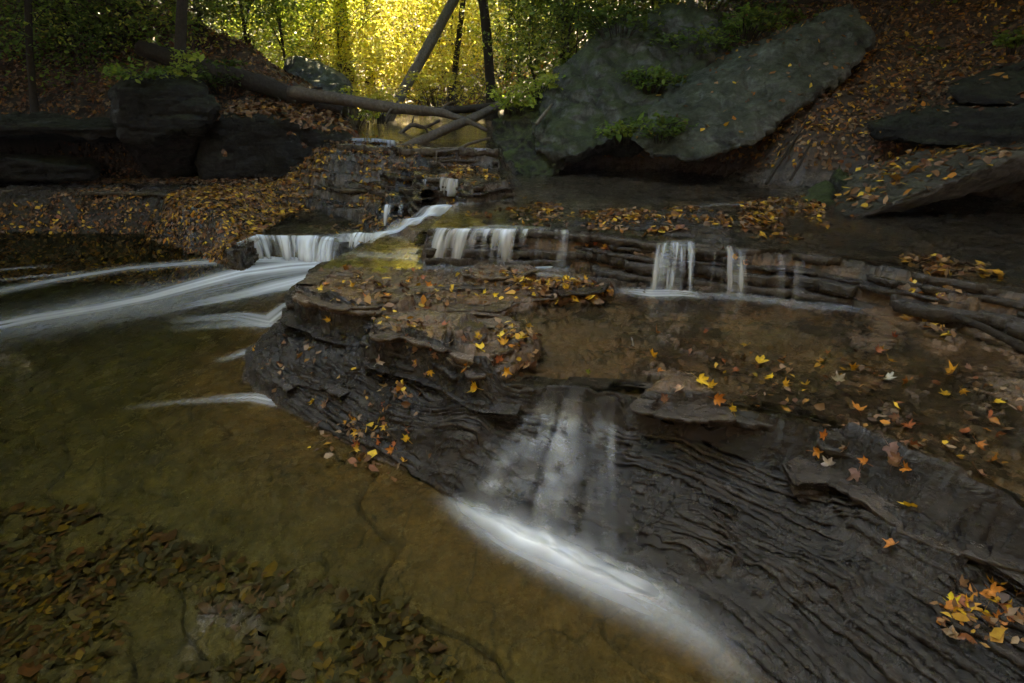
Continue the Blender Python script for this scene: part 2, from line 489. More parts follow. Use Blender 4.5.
def m_water(name, tint, gloss, rough=.1, streak=(9, 2.2, 3), bump=.12, foamcol=(.80, .84, .90)):
    """clear brown water: a tinted see-through film with a Fresnel sheen, and foam where the flow whips air in"""
    k = NT(name)
    tr = k.n('ShaderNodeBsdfTransparent'); tr.inputs[0].default_value = (*tint, 1)
    gl = k.n('ShaderNodeBsdfGlossy'); gl.inputs['Roughness'].default_value = rough; gl.inputs['Color'].default_value = (gloss, gloss, gloss, 1)
    n = k.noise(1.0, 4, .55, k.pos(streak), dist=.3)
    b = k.bump(n, bump, .05)
    k.l(b, gl.inputs['Normal'])
    fr = k.n('ShaderNodeFresnel'); fr.inputs['IOR'].default_value = 1.28; k.l(b, fr.inputs['Normal'])
    mx = k.n('ShaderNodeMixShader'); k.l(fr.outputs[0], mx.inputs[0]); k.l(tr.outputs[0], mx.inputs[1]); k.l(gl.outputs[0], mx.inputs[2])
    df = k.n('ShaderNodeBsdfDiffuse'); df.inputs[0].default_value = (*foamcol, 1)
    tl = k.n('ShaderNodeBsdfTranslucent'); tl.inputs[0].default_value = (*foamcol, 1)
    fm = k.n('ShaderNodeMixShader'); fm.inputs[0].default_value = .25; k.l(df.outputs[0], fm.inputs[1]); k.l(tl.outputs[0], fm.inputs[2])
    m2 = k.n('ShaderNodeMixShader'); k.l(k.math('MINIMUM', k.attr('foam', 'Fac'), .97), m2.inputs[0]); k.l(mx.outputs[0], m2.inputs[1]); k.l(fm.outputs[0], m2.inputs[2])
    return k.done(m2.outputs[0])

M = {}
M['ground'] = m_ground()
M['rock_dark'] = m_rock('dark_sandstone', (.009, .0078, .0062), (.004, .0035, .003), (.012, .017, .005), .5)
M['rock_grey'] = m_rock('grey_sandstone', (.095, .105, .10), (.04, .045, .043), (.025, .035, .01), .45, 7, (.14, .165, .155))
M['rock_crown'] = m_rock('mossy_grey_sandstone', (.085, .09, .08), (.035, .038, .034), (.022, .032, .009), .9, 7, (.12, .14, .13))
M['rock_blue'] = m_rock('blue_grey_sandstone', (.12, .135, .14), (.05, .06, .065), (.04, .06, .012), .5, 5, (.2, .24, .25))
M['rock_moss'] = m_rock('mossy_sandstone', (.05, .048, .038), (.022, .022, .017), (.035, .05, .010), .85)
M['slab'] = m_rock('shale_slab', (.07, .066, .056), (.035, .032, .028), (.04, .05, .012), .15, 30, None, .5)
M['shale_wet'] = m_rock('wet_shale_slab', (.085, .068, .052), (.04, .034, .03), (.04, .03, .015), .1, 40, None, .32)
M['leaf'] = m_leaf('tree_leaves', .62)
M['litter'] = m_leaf('fallen_leaves', .15, rough=.55)
M['bark'] = m_bark('dark_bark', (.014, .011, .008), (.045, .036, .027))
M['bark_light'] = m_bark('pale_bark', (.09, .08, .06), (.20, .18, .14))
M['log'] = m_bark('weathered_log', (.045, .037, .03), (.14, .118, .095))
M['pool'] = m_water('pool_water', (.80, .76, .55), .22, .06, (2.0, 6, 3), .03)
M['shelf'] = m_water('shelf_water', (.86, .80, .68), .85, .12, (1.6, 7, 3), .06)

def m_fall():
    k = NT('falling_water')
    df = k.n('ShaderNodeBsdfDiffuse'); df.inputs[0].default_value = (.80, .86, .95, 1)
    tl = k.n('ShaderNodeBsdfTranslucent'); tl.inputs[0].default_value = (.80, .86, .95, 1)
    gl = k.n('ShaderNodeBsdfGlossy'); gl.inputs['Roughness'].default_value = .25
    a = k.n('ShaderNodeMixShader'); a.inputs[0].default_value = .4; k.l(df.outputs[0], a.inputs[1]); k.l(tl.outputs[0], a.inputs[2])
    b = k.n('ShaderNodeMixShader'); b.inputs[0].default_value = .06; k.l(a.outputs[0], b.inputs[1]); k.l(gl.outputs[0], b.inputs[2])
    tr = k.n('ShaderNodeBsdfTransparent')
    c = k.n('ShaderNodeMixShader'); k.l(k.attr('foam', 'Fac'), c.inputs[0]); k.l(tr.outputs[0], c.inputs[1]); k.l(b.outputs[0], c.inputs[2])
    return k.done(c.outputs[0])
M['fall'] = m_fall()

# ------------------------------------------------------------------ terrain: one sheet, finer near the viewer
th_mid = np.arange(-47, 47.01, 0.125)
th = np.concatenate([np.arange(-180, -60, 6.0), np.arange(-60, -47, 1.0), th_mid, np.arange(48, 61, 1.0), np.arange(66, 180, 6.0)])
rr = [0.35]
while rr[-1] < 11: rr.append(rr[-1] * 1.0046)
while rr[-1] < 70: rr.append(rr[-1] * 1.02)
rr = np.array(rr)
TH, RR = np.meshgrid(np.radians(th), rr)
gx = (RR * np.sin(TH)).astype(np.float32); gy = (RR * np.cos(TH)).astype(np.float32)
gz, gsoil, gdA, gdE, glay = height(gx.ravel(), gy.ravel(), 2)
nr, nt = gx.shape
gz = gz.reshape(nr, nt); gsoil = gsoil.reshape(nr, nt); gdA = gdA.reshape(nr, nt); gdE = gdE.reshape(nr, nt)

def grid_faces(nr, nt, wrap=True):
    i = np.arange(nr - 1)[:, None]; j = np.arange(nt if wrap else nt - 1)[None, :]
    jn = (j + 1) % nt
    return np.stack([i * nt + j, i * nt + jn, (i + 1) * nt + jn, (i + 1) * nt + j], -1).reshape(-1, 4)[:, ::-1]

GF = grid_faces(nr, nt)[:, ::-1]

def submesh(V, F, keep):
    F = F[keep]
    used = np.unique(F)
    mp = np.full(len(V), -1, np.int32); mp[used] = np.arange(len(used))
    return used, mp[F]

def lerp3(a, b, t): return np.asarray(a)[None] * (1 - t[:, None]) + np.asarray(b)[None] * t[:, None]

X, Y, Z = gx.ravel(), gy.ravel(), gz.ravel()
soil = gsoil.ravel(); dAf = gdA.ravel(); dEf = gdE.ravel()
tint = np.tile(np.array([.030, .024, .019]), (len(X), 1))
# the flank of grey shale, the brown shelf, the olive pool bed, soil
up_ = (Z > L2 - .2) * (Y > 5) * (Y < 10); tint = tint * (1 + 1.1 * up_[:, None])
flank = ((dAf > -.05) & (dEf < .02)).astype(float)
tint = tint * (1 - flank[:, None]) + flank[:, None] * np.array([.0095, .0072, .0055])
shelf = sstep(.0, .05, dEf) * (Z < L2 - .05)
tint = lerp3((1, 1, 1), (1, 1, 1), shelf) * (tint * (1 - shelf[:, None]) + shelf[:, None] * np.array([.074, .045, .025]))
pool = sstep(.02, -.02, Z)
outp = np.clip(-dAf, 0, None)
pc = lerp3((.095, .054, .025), (.060, .048, .016), sstep(.0, .7, outp))
pc = pc * (1 - sstep(1.4, 3.2, outp)[:, None]) + sstep(1.4, 3.2, outp)[:, None] * np.array([.040, .038, .013])
crack = np.abs(fbm(X * 1.6 + 2, Y * 1.6, oct=4)); pc = pc * (1 - .55 * (1 - sstep(0, .035, crack)))[:, None]
q2 = outp * 3.2 + 1.3 * fbm((X) * .9, Y * .9, oct=3); f2 = q2 - np.floor(q2)
pc = pc * (1 - .45 * np.exp(-(f2 / .05) ** 2) + .22 * perlin(np.floor(q2) * 3.3, q2 * 0 + .4))[:, None] * (1 + .25 * fbm(X * 7, Y * 7, oct=3))[:, None]
tint = tint * (1 - pool[:, None]) + pool[:, None] * pc
tint = tint * (1 - soil[:, None]) + soil[:, None] * np.array([.042, .026, .015])
lam = np.random.default_rng(5).uniform(.35, 1.6, 997)[(glay.astype(int) * 37) % 997]
tint = tint * np.where(pool > .5, 1.0, lam)[:, None]
warm = fbm(X * 2.7, Y * 2.7, oct=3)[:, None] * np.array([.18, .02, -.12]); tint = np.clip(tint * (1 + warm * (1 - pool)[:, None]), .004, 1)
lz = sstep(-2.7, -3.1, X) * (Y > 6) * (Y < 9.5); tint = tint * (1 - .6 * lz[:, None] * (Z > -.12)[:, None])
wet = np.clip(1 - soil, 0, 1) * np.where(Y < 9, 1, .6)
VV = np.stack([X, Y, Z], 1)

fs = soil[GF].mean(1); fy = Y[GF].mean(1); fxm = X[GF].mean(1)
is_bank = fs > .5
parts = {'stream_bed': ~is_bank,
         'right_bank': is_bank & (fxm > -1) & (fy < 16),
         'left_bank': is_bank & (fxm <= -1) & (fy < 16),
         'hillside': is_bank & (fy >= 16)}
for nm, keep in parts.items():
    used, F = submesh(VV, GF, keep)
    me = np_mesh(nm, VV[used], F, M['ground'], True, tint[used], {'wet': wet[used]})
    tag(new_obj(nm, me), kind='structure')

# ------------------------------------------------------------------ broken beds of shale standing out along every tier
def resamp(P, ds):
    P = np.array(P, float); a = np.concatenate([[0], np.cumsum(np.linalg.norm(np.diff(P, axis=0), axis=1))])
    n = max(8, int(a[-1] / ds)); u = np.linspace(0, a[-1], n)
    Q = np.stack([np.interp(u, a, P[:, i]) for i in (0, 1)], 1)
    for _ in range(int(.06 / ds) if ds > .0095 else 1): Q[1:-1] = .5 * Q[1:-1] + .25 * (Q[:-2] + Q[2:])
    return Q, u

BV, BF, BT, _bn = [], [], [], 0
def sweep(rows, tint):
    """rows: list of (n,3) arrays, one for each point of the profile"""
    global _bn
    A = np.stack(rows, 1); n, m = A.shape[:2]
    BV.append(A.reshape(-1, 3)); BF.append(grid_faces(n, m, False) + _bn); _bn += n * m
    BT.append(np.repeat(tint, m, axis=0))

def band(lip, ztop, zbot, n, spread, seed, poly, ds=.018, tone=(.075, .062, .05), out=.03):
    Q, u = resamp(lip, ds)
    T = np.gradient(Q, axis=0); T /= np.linalg.norm(T, axis=1)[:, None] + 1e-9
    Nn = np.stack([T[:, 1], -T[:, 0]], 1)
    mid = len(Q) // 2
    if inside(np.array([Q[mid, 0] + .03 * Nn[mid, 0]]), np.array([Q[mid, 1] + .03 * Nn[mid, 1]]), poly)[0]: Nn = -Nn
    r = np.random.default_rng(seed)
    cuts = np.sort(r.uniform(.15, .85, n - 1)) if n > 1 else np.array([])
    cuts = .5 * cuts + .5 * (np.arange(1, n) / n)
    zs = np.concatenate([[ztop], ztop - (ztop - zbot) * cuts, [zbot]])
    for i in range(n):
        zt, zb = zs[i], zs[i + 1]; t = zt - zb
        blk = perlin(np.floor(u / r.uniform(.10, .32) + .4 * perlin(u * 1.5, u * 0 + i)) * 5.3 + i, u * 0 + seed)
        o = out + spread * i / n + .04 * fbm(u * 2.6 + 9 * i, u * 0 + seed, oct=4, gain=.6) + .085 * blk - .09 * sstep(.15, .5, fbm(u * .9 + 11 * i, u * 0 + seed + .7, oct=2))
        if i and r.random() < .4: o = o - .035
        dz = .008 * fbm(u * 2.0 + 5 * i, u * 0 + seed + 3, oct=3) + .022 * perlin(np.floor(u / .27 + .5 * perlin(u * 1.7, u * 0 + i)) * 3.3 + i, u * 0 + seed + 1.5) * min(1, t / .04)
        def row(off, z):
            off = off + .004 * perlin(u * 40 + z * 90, u * 0 + i)
            return np.stack([Q[:, 0] + Nn[:, 0] * off, Q[:, 1] + Nn[:, 1] * off, z + dz], 1)
        br = fbm(u * 5 + 3 * i, u * 0 + 7.7, oct=3)
        tone_i = np.array(tone)[None] * r.uniform(.6, 1.3) * (1 + .35 * br)[:, None]
        sweep([row(o * 0 - .12, zt - .004), row(o * .4 - .02, zt + .002 * br), row(o - .003, zt), row(o, zt - .05 * t), row(o - .002 - .006 * br, zt - .5 * t), row(o - .008 + .006 * br, zt - .92 * t), row(o - .055, zb - .002), row(o * 0 - .12, zb - .002)], tone_i)

lipAw = PX(LIP_A, L1)
band(lipAw, L1 + .006, L1 - .13, 4, .03, 1, lipA, .010, (.026, .021, .017), .015)
band(PX(LIP_B[6:], L2), L2 + .004, L1 - .01, 5, .12, 2, lipB, .014, (.034, .027, .021), .05)
band(PX(LIP_B[3:7], L2), L2 + .004, .36, 4, .10, 3, lipB, .016, (.034, .027, .021), .04)
band(PX(LIP_B[:3], .47), .475, .28, 3, .06, 13, lipB, .016, (.034, .028, .022), .04)
band(PX([(238,250),(256,237),(285,238),(312,238),(341,242)], LL), LL + .004, -.02, 4, .03, 4, lipL, .018)
band(PX([(20,188),(60,187),(130,190),(240,191),(300,189),(345,187),(405,191)], .43), .452, .385, 2, -.05, 5, lipStrip, .022, (.06, .056, .046), .36)
band(lipC[2:7], L3 + .004, L2 - .02, 4, .10, 6, lipC, .02, (.036, .029, .022), .05)
for q_, (dy, zz) in enumerate([(4, .70), (9, .62), (14, .54)]):
    band([(a - .02, b - (.15 + .2 * q_) ) for a, b in lipC[:4]], zz, zz - .10, 2, .04, 60 + q_, lipC, .02, (.036, .029, .022), .02)
band(PX([(335,141),(396,143)], L4 + .02) + PX([(402,150),(440,150),(498,150)], 0.95), .97, L3 - .02, 4, .08, 7, lipD, .02)
for i, (pp, hh) in enumerate(PLATES):
    zc = height(np.array([np.mean([p[0] for p in pp])]), np.array([np.mean([p[1] for p in pp])]), False)[0][0]
    band(pp + pp[:2], zc + .006, zc - hh, 2, .015, 30 + i, pp, .009, (.078, .056, .040) if i < 5 else (.030, .023, .018), .01)
# laminae cropping out on the sloping face
We, wu = resamp(PX(WATER_A[2:], 0.0), .009); Ee, eu = resamp(PX(LIP_A[2:], L1), .009)
nS = 620
def at_frac(A, n): k = np.linspace(0, len(A) - 1, n); return np.stack([np.interp(k, np.arange(len(A)), A[:, i]) for i in (0, 1)], 1)
Wf, Ef = at_frac(We, nS), at_frac(Ee, nS)
down = Wf - Ef; down /= np.linalg.norm(down, axis=1)[:, None]
su = np.concatenate([[0], np.cumsum(np.linalg.norm(np.diff(.5 * (Wf + Ef), axis=0), axis=1))])
NL = 46
for i in range(NL):
    t = (i + .6) / NL
    r = np.random.default_rng(700 + i)
    tt = t + .045 * fbm(su * 1.3 + 3.1 * i, su * 0 + .4, oct=2) + .016 * fbm(su * 6 + 3.1 * i, su * 0 + i, oct=4, gain=.65)
    tt = tt + .012 * perlin(np.floor(su / r.uniform(.07, .2) + perlin(su * 2, su * 0 + i)) * 3.7 + i, su * 0 + .5)
    tt = np.clip(tt, .01, .93)[:, None]
    C = Wf * (1 - tt) + Ef * tt
    th = r.uniform(.003, .013) + .017 * fbm(su * 1.1 + 7 * i, su * 0 + 2.2 * i, oct=3)
    def hz(P): return height(P[:, 0], P[:, 1], False)[0]
    B = C - down * .055; Fr = C; hb, hf = hz(B), hz(Fr)
    jag = .004 * perlin(su * 45, su * 0 + i)
    def pt(P, off, z): return np.stack([P[:, 0] + down[:, 0] * (off + jag), P[:, 1] + down[:, 1] * (off + jag), z], 1)
    tone_i = np.array([.013, .0098, .0074])[None] * r.uniform(.35, 1.5) * (1 + .4 * fbm(su * 4 + i, su * 0 + 1.1, oct=3))[:, None]
    sweep([pt(B, 0, hb - .004), pt(C - down * .02, 0, hf + .6 * (hb - hf) * .36 + th * .9), pt(Fr, -.002, hf + th), pt(Fr, .001, hf + th * .55), pt(Fr, -.004, hf + .1 * th), pt(Fr, -.014, hf - .012)], tone_i)
VB = np.vstack(BV); FB = np.vstack(BF)
for q_, zz in enumerate([.29, .235, .185, .135, .09, .045]):
    tq = (zz / L1 / .70) ** (1 / .85)
    hi_ = int(nS * [.50, .46, .44, .40, .36, .30][q_]); lo_ = int(nS * [.02, .0, .03, .0, .05, .08][q_])
    tv = tq + .05 * fbm(su * 2.0 + 5 * q_, su * 0 + 9.1, oct=3)
    Cq = (Wf * (1 - tv[:, None]) + Ef * tv[:, None])[lo_:hi_]
    band([tuple(v) for v in Cq[::3]], zz + .012, zz - .035, 2, .012, 90 + q_, lipA, .009, (.026, .021, .017), .035)
VB = np.vstack(BV); FB = np.vstack(BF)
me = np_mesh('shale_beds', VB, FB, M['ground'], False, np.clip(np.vstack(BT), .004, 1), {'wet': np.ones(len(VB))})
tag(new_obj('shale_beds', me), kind='structure')

# ------------------------------------------------------------------ water sheets
def water_sheet(name, mask, level, mat, foam):
    """part of the same fine grid at the water's level, wherever the rock lies below it"""
    zz = level if isinstance(level, np.ndarray) else np.full(len(X), level, np.float32)
    ok = mask & (zz > Z - .03)
    keep = ok[GF].all(1)
    used, F = submesh(VV, GF, keep)
    V = np.stack([X[used], Y[used], zz[used]], 1)
    me = np_mesh(name, V, F, mat, True, None, {'foam': foam[used]})
    return tag(new_obj(name, me), kind='structure')

def stream_foam(lines, level):
    """soft white drifts along flow lines; every line is (pixels, half width in metres, strength at each point)"""
    f = np.zeros(len(X), np.float32)
    near = (np.hypot(X, Y) < 13)
    idx = np.where(near)[0]
    x = X[idx]; y = Y[idx]
    tot = np.zeros(len(idx), np.float32)
    for pts, wid, stg, tex in lines:
        P = PX(pts, level)
        d, arc = seg_dist(x, y, P, False)
        seg = np.concatenate([[0], np.cumsum([math.dist(P[i], P[i + 1]) for i in range(len(P) - 1)])])
        s = np.interp(arc, seg, stg); w = np.interp(arc, seg, wid) if isinstance(wid, (list, tuple)) else wid
        # side of the line
        nz = 0.5 + 0.9 * perlin(d / np.maximum(w, .02) * tex, arc * .55 + len(pts)) + .35 * perlin(d * 28, arc * 1.0 + 4)
        tot = np.maximum(tot, s * np.exp(-(d / w) ** 2) * np.clip(.45 + .75 * nz, .15, 1.25))
    f[idx] = np.clip(tot, 0, 1)
    return f

foam0 = stream_foam([
    ([(345,258),(300,259),(240,258)], [.10, .13, .10], [.95, .95, .7], 1),
    ([(300,259),(240,260),(180,264),(128,268),(60,279),(0,291),(-80,305)], [.16, .14, .10, .09, .10, .10, .1], [.8, .7, .55, .5, .32, .25, .1], 2.2),
    ([(345,262),(290,266),(240,273),(202,283),(151,297),(101,307),(34,318),(0,325),(-90,340)], [.22, .26, .2, .16, .13, .12, .11, .11, .1], [.9, .9, .8, .75, .7, .6, .55, .5, .3], 2.5),
    ([(338,264),(270,275),(190,292),(100,308),(0,328)], [.3, .42, .40, .34, .3], [.55, .42, .30, .22, .12], .9),
    ([(320,275),(280,285),(236,296),(190,305),(130,318),(60,330)], [.14, .16, .10, .08, .06, .06], [.9, .8, .5, .3, .15, .0], 2.5),
    ([(300,285),(262,290),(215,298),(160,310)], [.10, .10, .07, .06], [.7, .6, .35, .05], 2.5),
    ([(292,304),(270,322),(240,316),(205,318),(160,322)], [.07, .09, .07, .06, .05], [.6, .85, .6, .4, .0], 1.5),
    ([(268,324),(240,324),(200,326),(165,330)], [.05, .05, .05, .05], [.7, .5, .25, 0], 1.5),
    ([(246,352),(232,357),(212,362)], [.035, .03, .025], [.6, .4, .0], 1.2),
    ([(280,402),(255,397),(228,398),(180,402),(120,408)], [.035, .035, .03, .02, .02], [.8, .85, .5, .25, .05], 1.2),
    ([(60,266),(20,268),(-20,272)], .035, [.0, .25, .2], 3), ([(80,272),(40,276),(0,280)], .03, [.2, .35, .2], 3),
    ([(205,243),(190,240),(170,238)], .03, [.3, .3, .1], 3),
    ([(440,498),(478,520),(505,536),(560,560),(610,582),(660,606),(710,640),(750,680),(780,720)],
     [.03, .05, .06, .07, .08, .08, .07, .06, .05], [.05, .35, .45, .5, .45, .3, .15, .08, .0], .6),
], 0.0)
# foam from the curtain only drifts outward, away from the rock
water_sheet('pool_water', (dAf < .35) & (Y > -3) & (Y < 8.2) & (np.abs(X) < 11), 0.0, M['pool'], foam0)

polyAw = PX([(352,262),(420,262),(560,266),(700,298),(900,318),(1200,350)], L1 - .02) + [(9, .3), (-2, 1)]
foam1 = stream_foam([
    ([(410,254),(450,263),(520,266),(560,270)], [.10, .12, .10, .08], [.35, .6, .5, .2], 1.5),
    ([(352,256),(400,258),(470,268)], .07, [.2, .3, .2], 1.5),
    ([(615,292),(650,295),(680,295),(715,299)], [.04, .07, .06, .04], [.1, .9, .85, .15], 1.5),
    ([(715,298),(745,299),(800,307),(850,310),(880,316)], .05, [.3, .35, .3, .25, .0], 1.5),
    ([(820,312),(850,308),(900,318)], .03, [.1, .35, .1], 1.5),
    ([(430,262),(470,262),(545,268)], .06, [.7, .85, .5], 1.2),
    ([(430,272),(520,276),(600,284)], .10, [.2, .25, .05], 1.5),
], L1)
mA = (dEf > -.02) & (sdf(X, Y, lipB) < 0.03) & (X > U(330,262,L1)[0]) & (X < 4.5) & (Y < 6.2)
water_sheet('shelf_water', mA, L1 + .014, M['shelf'], foam1)

poolL = PX([(243,247),(258,237),(285,238),(312,238),(341,242),(400,240),(420,225),(395,190),(340,192),(250,215)], LL)
foamL = stream_foam([([(300,237),(320,222),(360,212),(395,210)], [.1, .12, .12, .1], [.0, .0, .0, .0], 2),
                     ([(350,244),(345,238),(330,238)], .10, [.8, .6, .2], 1.5)], LL)
dBf = sdf(X, Y, lipB)
water_sheet('upper_pool_water', sdf(X, Y, poolL) > -.1, (LL + .018 + .13 * np.clip(sdf(X, Y, lipL) - .15, 0, 1.6)).astype(np.float32), M['shelf'], foamL)
foamB = stream_foam([([(430,206),(470,205),(520,200)], .06, [.5, .2, .0], 2), ([(470,231),(500,228),(545,231)], .04, [.3, .3, .2], 2),
                     ([(690,210),(720,206),(750,206)], .03, [.1, .25, .1], 2)], L2)
dCf = sdf(X, Y, lipC)
water_sheet('ledge_water', (dBf > -.01) & (dCf < .03) & (Y < 9) & (X < 5), (L2 + .016 - .15 * sstep(-.55, -1.0, X)).astype(np.float32), M['shelf'], foamB)
foamC = stream_foam([([(440,178),(450,174),(470,168)], .05, [.4, .2, .0], 2), ([(352,154),(380,156),(420,164),(480,165)], .06, [.5, .3, .15, .1], 2)], L3)
dDf = sdf(X, Y, lipD)
water_sheet('brook_water', (dCf > -.01) & (dDf < .03) & (Y < 10), L3 + .012, M['shelf'], foamC)
foamD = stream_foam([([(352,141),(370,139),(395,140)], .08, [.6, .4, .3], 2)], L4)
water_sheet('far_brook_water', (dDf > -.01) & (Y < 16) & (X < .6) & (X > -6), (L4 - .035 + .035 * np.clip(Y - 8, 0, 60)).astype(np.float32), M['shelf'], foamD)

# ------------------------------------------------------------------ waterfalls
def waterfall(label, lip, foot, zl, zf, bulge=.05, dens=6, cover=.55, seed=0, fade=.0, group=None, nv=40, follow=False, top=1.0, bottom=1.0, push=0.0):
    """a curtain of falling water between a lip and a foot line (pixels on their levels), split into strands"""
    P = np.array([U(a, b, zl) for a, b in lip]); Q = np.array([U(a, b, zf) for a, b in foot])
    P[:, 1] -= push; Q[:, 1] -= push
    def resample(A, n):
        s = np.concatenate([[0], np.cumsum(np.linalg.norm(np.diff(A, axis=0), axis=1))])
        u = np.linspace(0, s[-1], n); return np.stack([np.interp(u, s, A[:, i]) for i in (0, 1)], 1), s[-1]
    nu = max(24, int(np.linalg.norm(P[-1] - P[0]) / .006)); nu = min(nu, 260)
    Pr, LW = resample(P, nu); Qr, _ = resample(Q, nu)
    Vs = []; Fs = []; A = []; off = 0
    for layer in range(2):
        u = np.linspace(0, 1, nu)[None, :].repeat(nv, 0); v = np.linspace(0, 1, nv)[:, None].repeat(nu, 1)
        kk = v ** .62 if not follow else v
        x = Pr[None, :, 0] * (1 - kk) + Qr[None, :, 0] * kk
        y = Pr[None, :, 1] * (1 - kk) + Qr[None, :, 1] * kk
        s1 = fbm(u * LW * dens * 1.6 + seed + layer * 31, v * .35 + seed, oct=3)
        if follow:
            zt, *_ = height(x.ravel(), y.ravel()); z = zt.reshape(x.shape) + (.03 if follow == 1 else .01) + layer * .012
            z = np.maximum(z, .004)
            if follow == 2:
                q3 = v * 3 + .5 * perlin(u * 3.5, v * 0 + .3); f3 = q3 - np.floor(q3)
                z = np.maximum(z, zl + (zf - zl) * np.clip((np.floor(q3) + sstep(.55, 1, f3)) / 3, 0, 1) + .012)
            for _ in range(6):
                z[1:-1] = np.maximum(z[1:-1] if follow == 1 else 0, .5 * z[1:-1] + .25 * (z[:-2] + z[2:]))
                if follow == 2: z[:, 1:-1] = .5 * z[:, 1:-1] + .25 * (z[:, :-2] + z[:, 2:])
        else:
            z = zl + .022 - (zl - zf + .02) * v ** 1.5
            o = bulge * np.sin(np.clip(v * 1.3, 0, 1) * math.pi / 2) * (.35 * s1 + .5 * layer - .1)
            dx = Qr[:, 0] - Pr[:, 0]; dy = Qr[:, 1] - Pr[:, 1]
            cx, cy = -Pr[:, 0], -Pr[:, 1]; ln = np.hypot(cx, cy)
            x = x + o * (cx / ln)[None]; y = y + o * (cy / ln)[None]
        uu = u + .035 / max(LW, .2) * v * perlin(u * LW * 9 + seed, v * 0 + 2.2) + .02 / max(LW, .2) * v * v * perlin(u * LW * 22 + seed, v * .6)
        st = .5 + .66 * fbm(uu * LW * dens * 2.1 + seed * 1.7 + layer * 17, v * .4 + layer, oct=3, gain=.6)
        big = .5 + 1.0 * perlin(uu * LW * dens * .7 + seed * 3.1, v * .25 + 5)
        a = np.clip((st * .65 + big * .5) - (1 - cover), 0, 1) * 1.9
        ew = .22 if follow == 2 else .14
        a *= sstep(0, ew, u) * sstep(1, 1 - ew, u)
        a *= (top * (1 - v) + bottom * v)
        a *= sstep(-.02, .10, v)
        a *= sstep(1.02, .86, v) if follow else sstep(1.25, .7, v)
        a = np.clip(a, 0, .95) * (1 - fade)
        if follow: a = a * ((.65 + .45 * fbm(x * 14, z * 30, oct=2)) if follow == 1 else (.75 + .5 * fbm(u * 5, v * 3, oct=2)))
        V = np.stack([x, y, z], -1).reshape(-1, 3)
        F = grid_faces(nv, nu, False)
        Vs.append(V); Fs.append(F + off); A.append(np.clip(a, 0, 1).ravel()); off += len(V)
    me = np_mesh('waterfall', np.vstack(Vs), np.vstack(Fs), M['fall'], True, None, {'foam': np.concatenate(A)})
    o = new_obj('waterfall', me)
    return tag(o, label, 'waterfall', group)

def foam_ridge(o, line, level, half, high, strength, seed=0):
    '''the boil of white water at the foot of a fall'''
    P = np.array(PX(line, level)); sgl = np.concatenate([[0], np.cumsum(np.linalg.norm(np.diff(P, axis=0), axis=1))])
    n = int(sgl[-1] / .008) + 8; m = 41
    u = np.linspace(0, sgl[-1], n); C = np.stack([np.interp(u, sgl, P[:, i]) for i in (0, 1)], 1)
    for _ in range(30): C[1:-1] = .5 * C[1:-1] + .25 * (C[:-2] + C[2:])
    T = np.gradient(C, axis=0); T /= np.linalg.norm(T, axis=1)[:, None]; Nn = np.stack([-T[:, 1], T[:, 0]], 1)
    q = np.linspace(-1, 1, m)
    H = np.interp(u / sgl[-1], np.linspace(0, 1, len(half)), half); S_ = np.interp(u / sgl[-1], np.linspace(0, 1, len(strength)), strength)
    x = C[:, None, 0] + Nn[:, None, 0] * q[None] * H[:, None] * 2.2; y = C[:, None, 1] + Nn[:, None, 1] * q[None] * H[:, None] * 2.2
    zt = height(x.ravel(), y.ravel(), False)[0].reshape(x.shape)
    g = np.exp(-(q[None] * 2.2) ** 2 * 1.3)
    puff = 1 + .35 * fbm(x * 5 + seed, y * 5, oct=2)
    z = np.maximum(zt + .012, level + .008) + high * g * puff
    a = np.clip(S_[:, None] * g * (1 + .28 * fbm(x * 4, y * 9 + seed, oct=3)) * 1.15, 0, .97) * sstep(1, .8, np.abs(q))[None]
    a = a * (sstep(0, .12, u / sgl[-1]) * sstep(1, .8, u / sgl[-1]))[:, None]
    me = np_mesh('foam', np.stack([x, y, z], -1).reshape(-1, 3), grid_faces(n, m, False), M['fall'], True, None, {'foam': a.ravel()})
    new_obj('foam', me, o)

waterfall('broad white waterfall pouring into the left pool', [(238,249),(247,241),(257,236),(270,237),(285,237),(312,237),(330,238),(345,242)],
          [(232,255),(250,258),(285,260),(315,262),(330,264),(342,264)], LL + .02, 0.0, .06, 7, .75, 1)
waterfall('small low cascade beside the broad left waterfall', [(346,236),(360,234),(378,236)], [(340,247),(358,249),(380,246)], .33, .22, .02, 9, .7, 2)
waterfall('slanting white cascade running down from the middle ledge', [(432,207),(446,205),(462,208)], [(348,245),(392,248),(434,242)], L2 - .02, .28, .03, 6, .85, 3, follow=2, top=.95, bottom=1.0)
waterfall('wide many stranded waterfall off the centre ledge', [(430,229),(450,231),(480,231),(510,231),(546,231)],
          [(418,262),(445,266),(480,268),(510,268),(540,270)], L2 + .01, L1, .08, 6, .60, 4)
waterfall('thin dark veil of water right of the wide centre waterfall', [(546,231),(565,232),(580,234)], [(542,268),(560,270),(578,272)], L2 + .01, L1, .05, 7, .4, 5, .4)
waterfall('short dim fall behind the slanting cascade', [(387,205),(396,204),(406,204)], [(384,224),(396,226),(404,226)], L2 - .12, .32, .03, 9, .65, 6, .15, push=.08)
waterfall('tiny bright fall on the ledge below the fallen logs', [(442,178),(450,178),(461,180)], [(440,192),(450,194),(461,194)], L3 + .01, L2, .04, 8, .9, 7, push=.16)
waterfall('faint dark trickle beside the tiny bright fall', [(424,180),(432,179),(439,178)], [(424,192),(430,193),(438,193)], L3 + .01, L2, .04, 8, .5, 8, .45, push=.16)
waterfall('narrow twin stranded waterfall right of the wide one', [(655,245),(672,243),(695,243)], [(648,292),(668,295),(694,296)], L2 + .01, L1, .06, 7, .54, 12, .1)
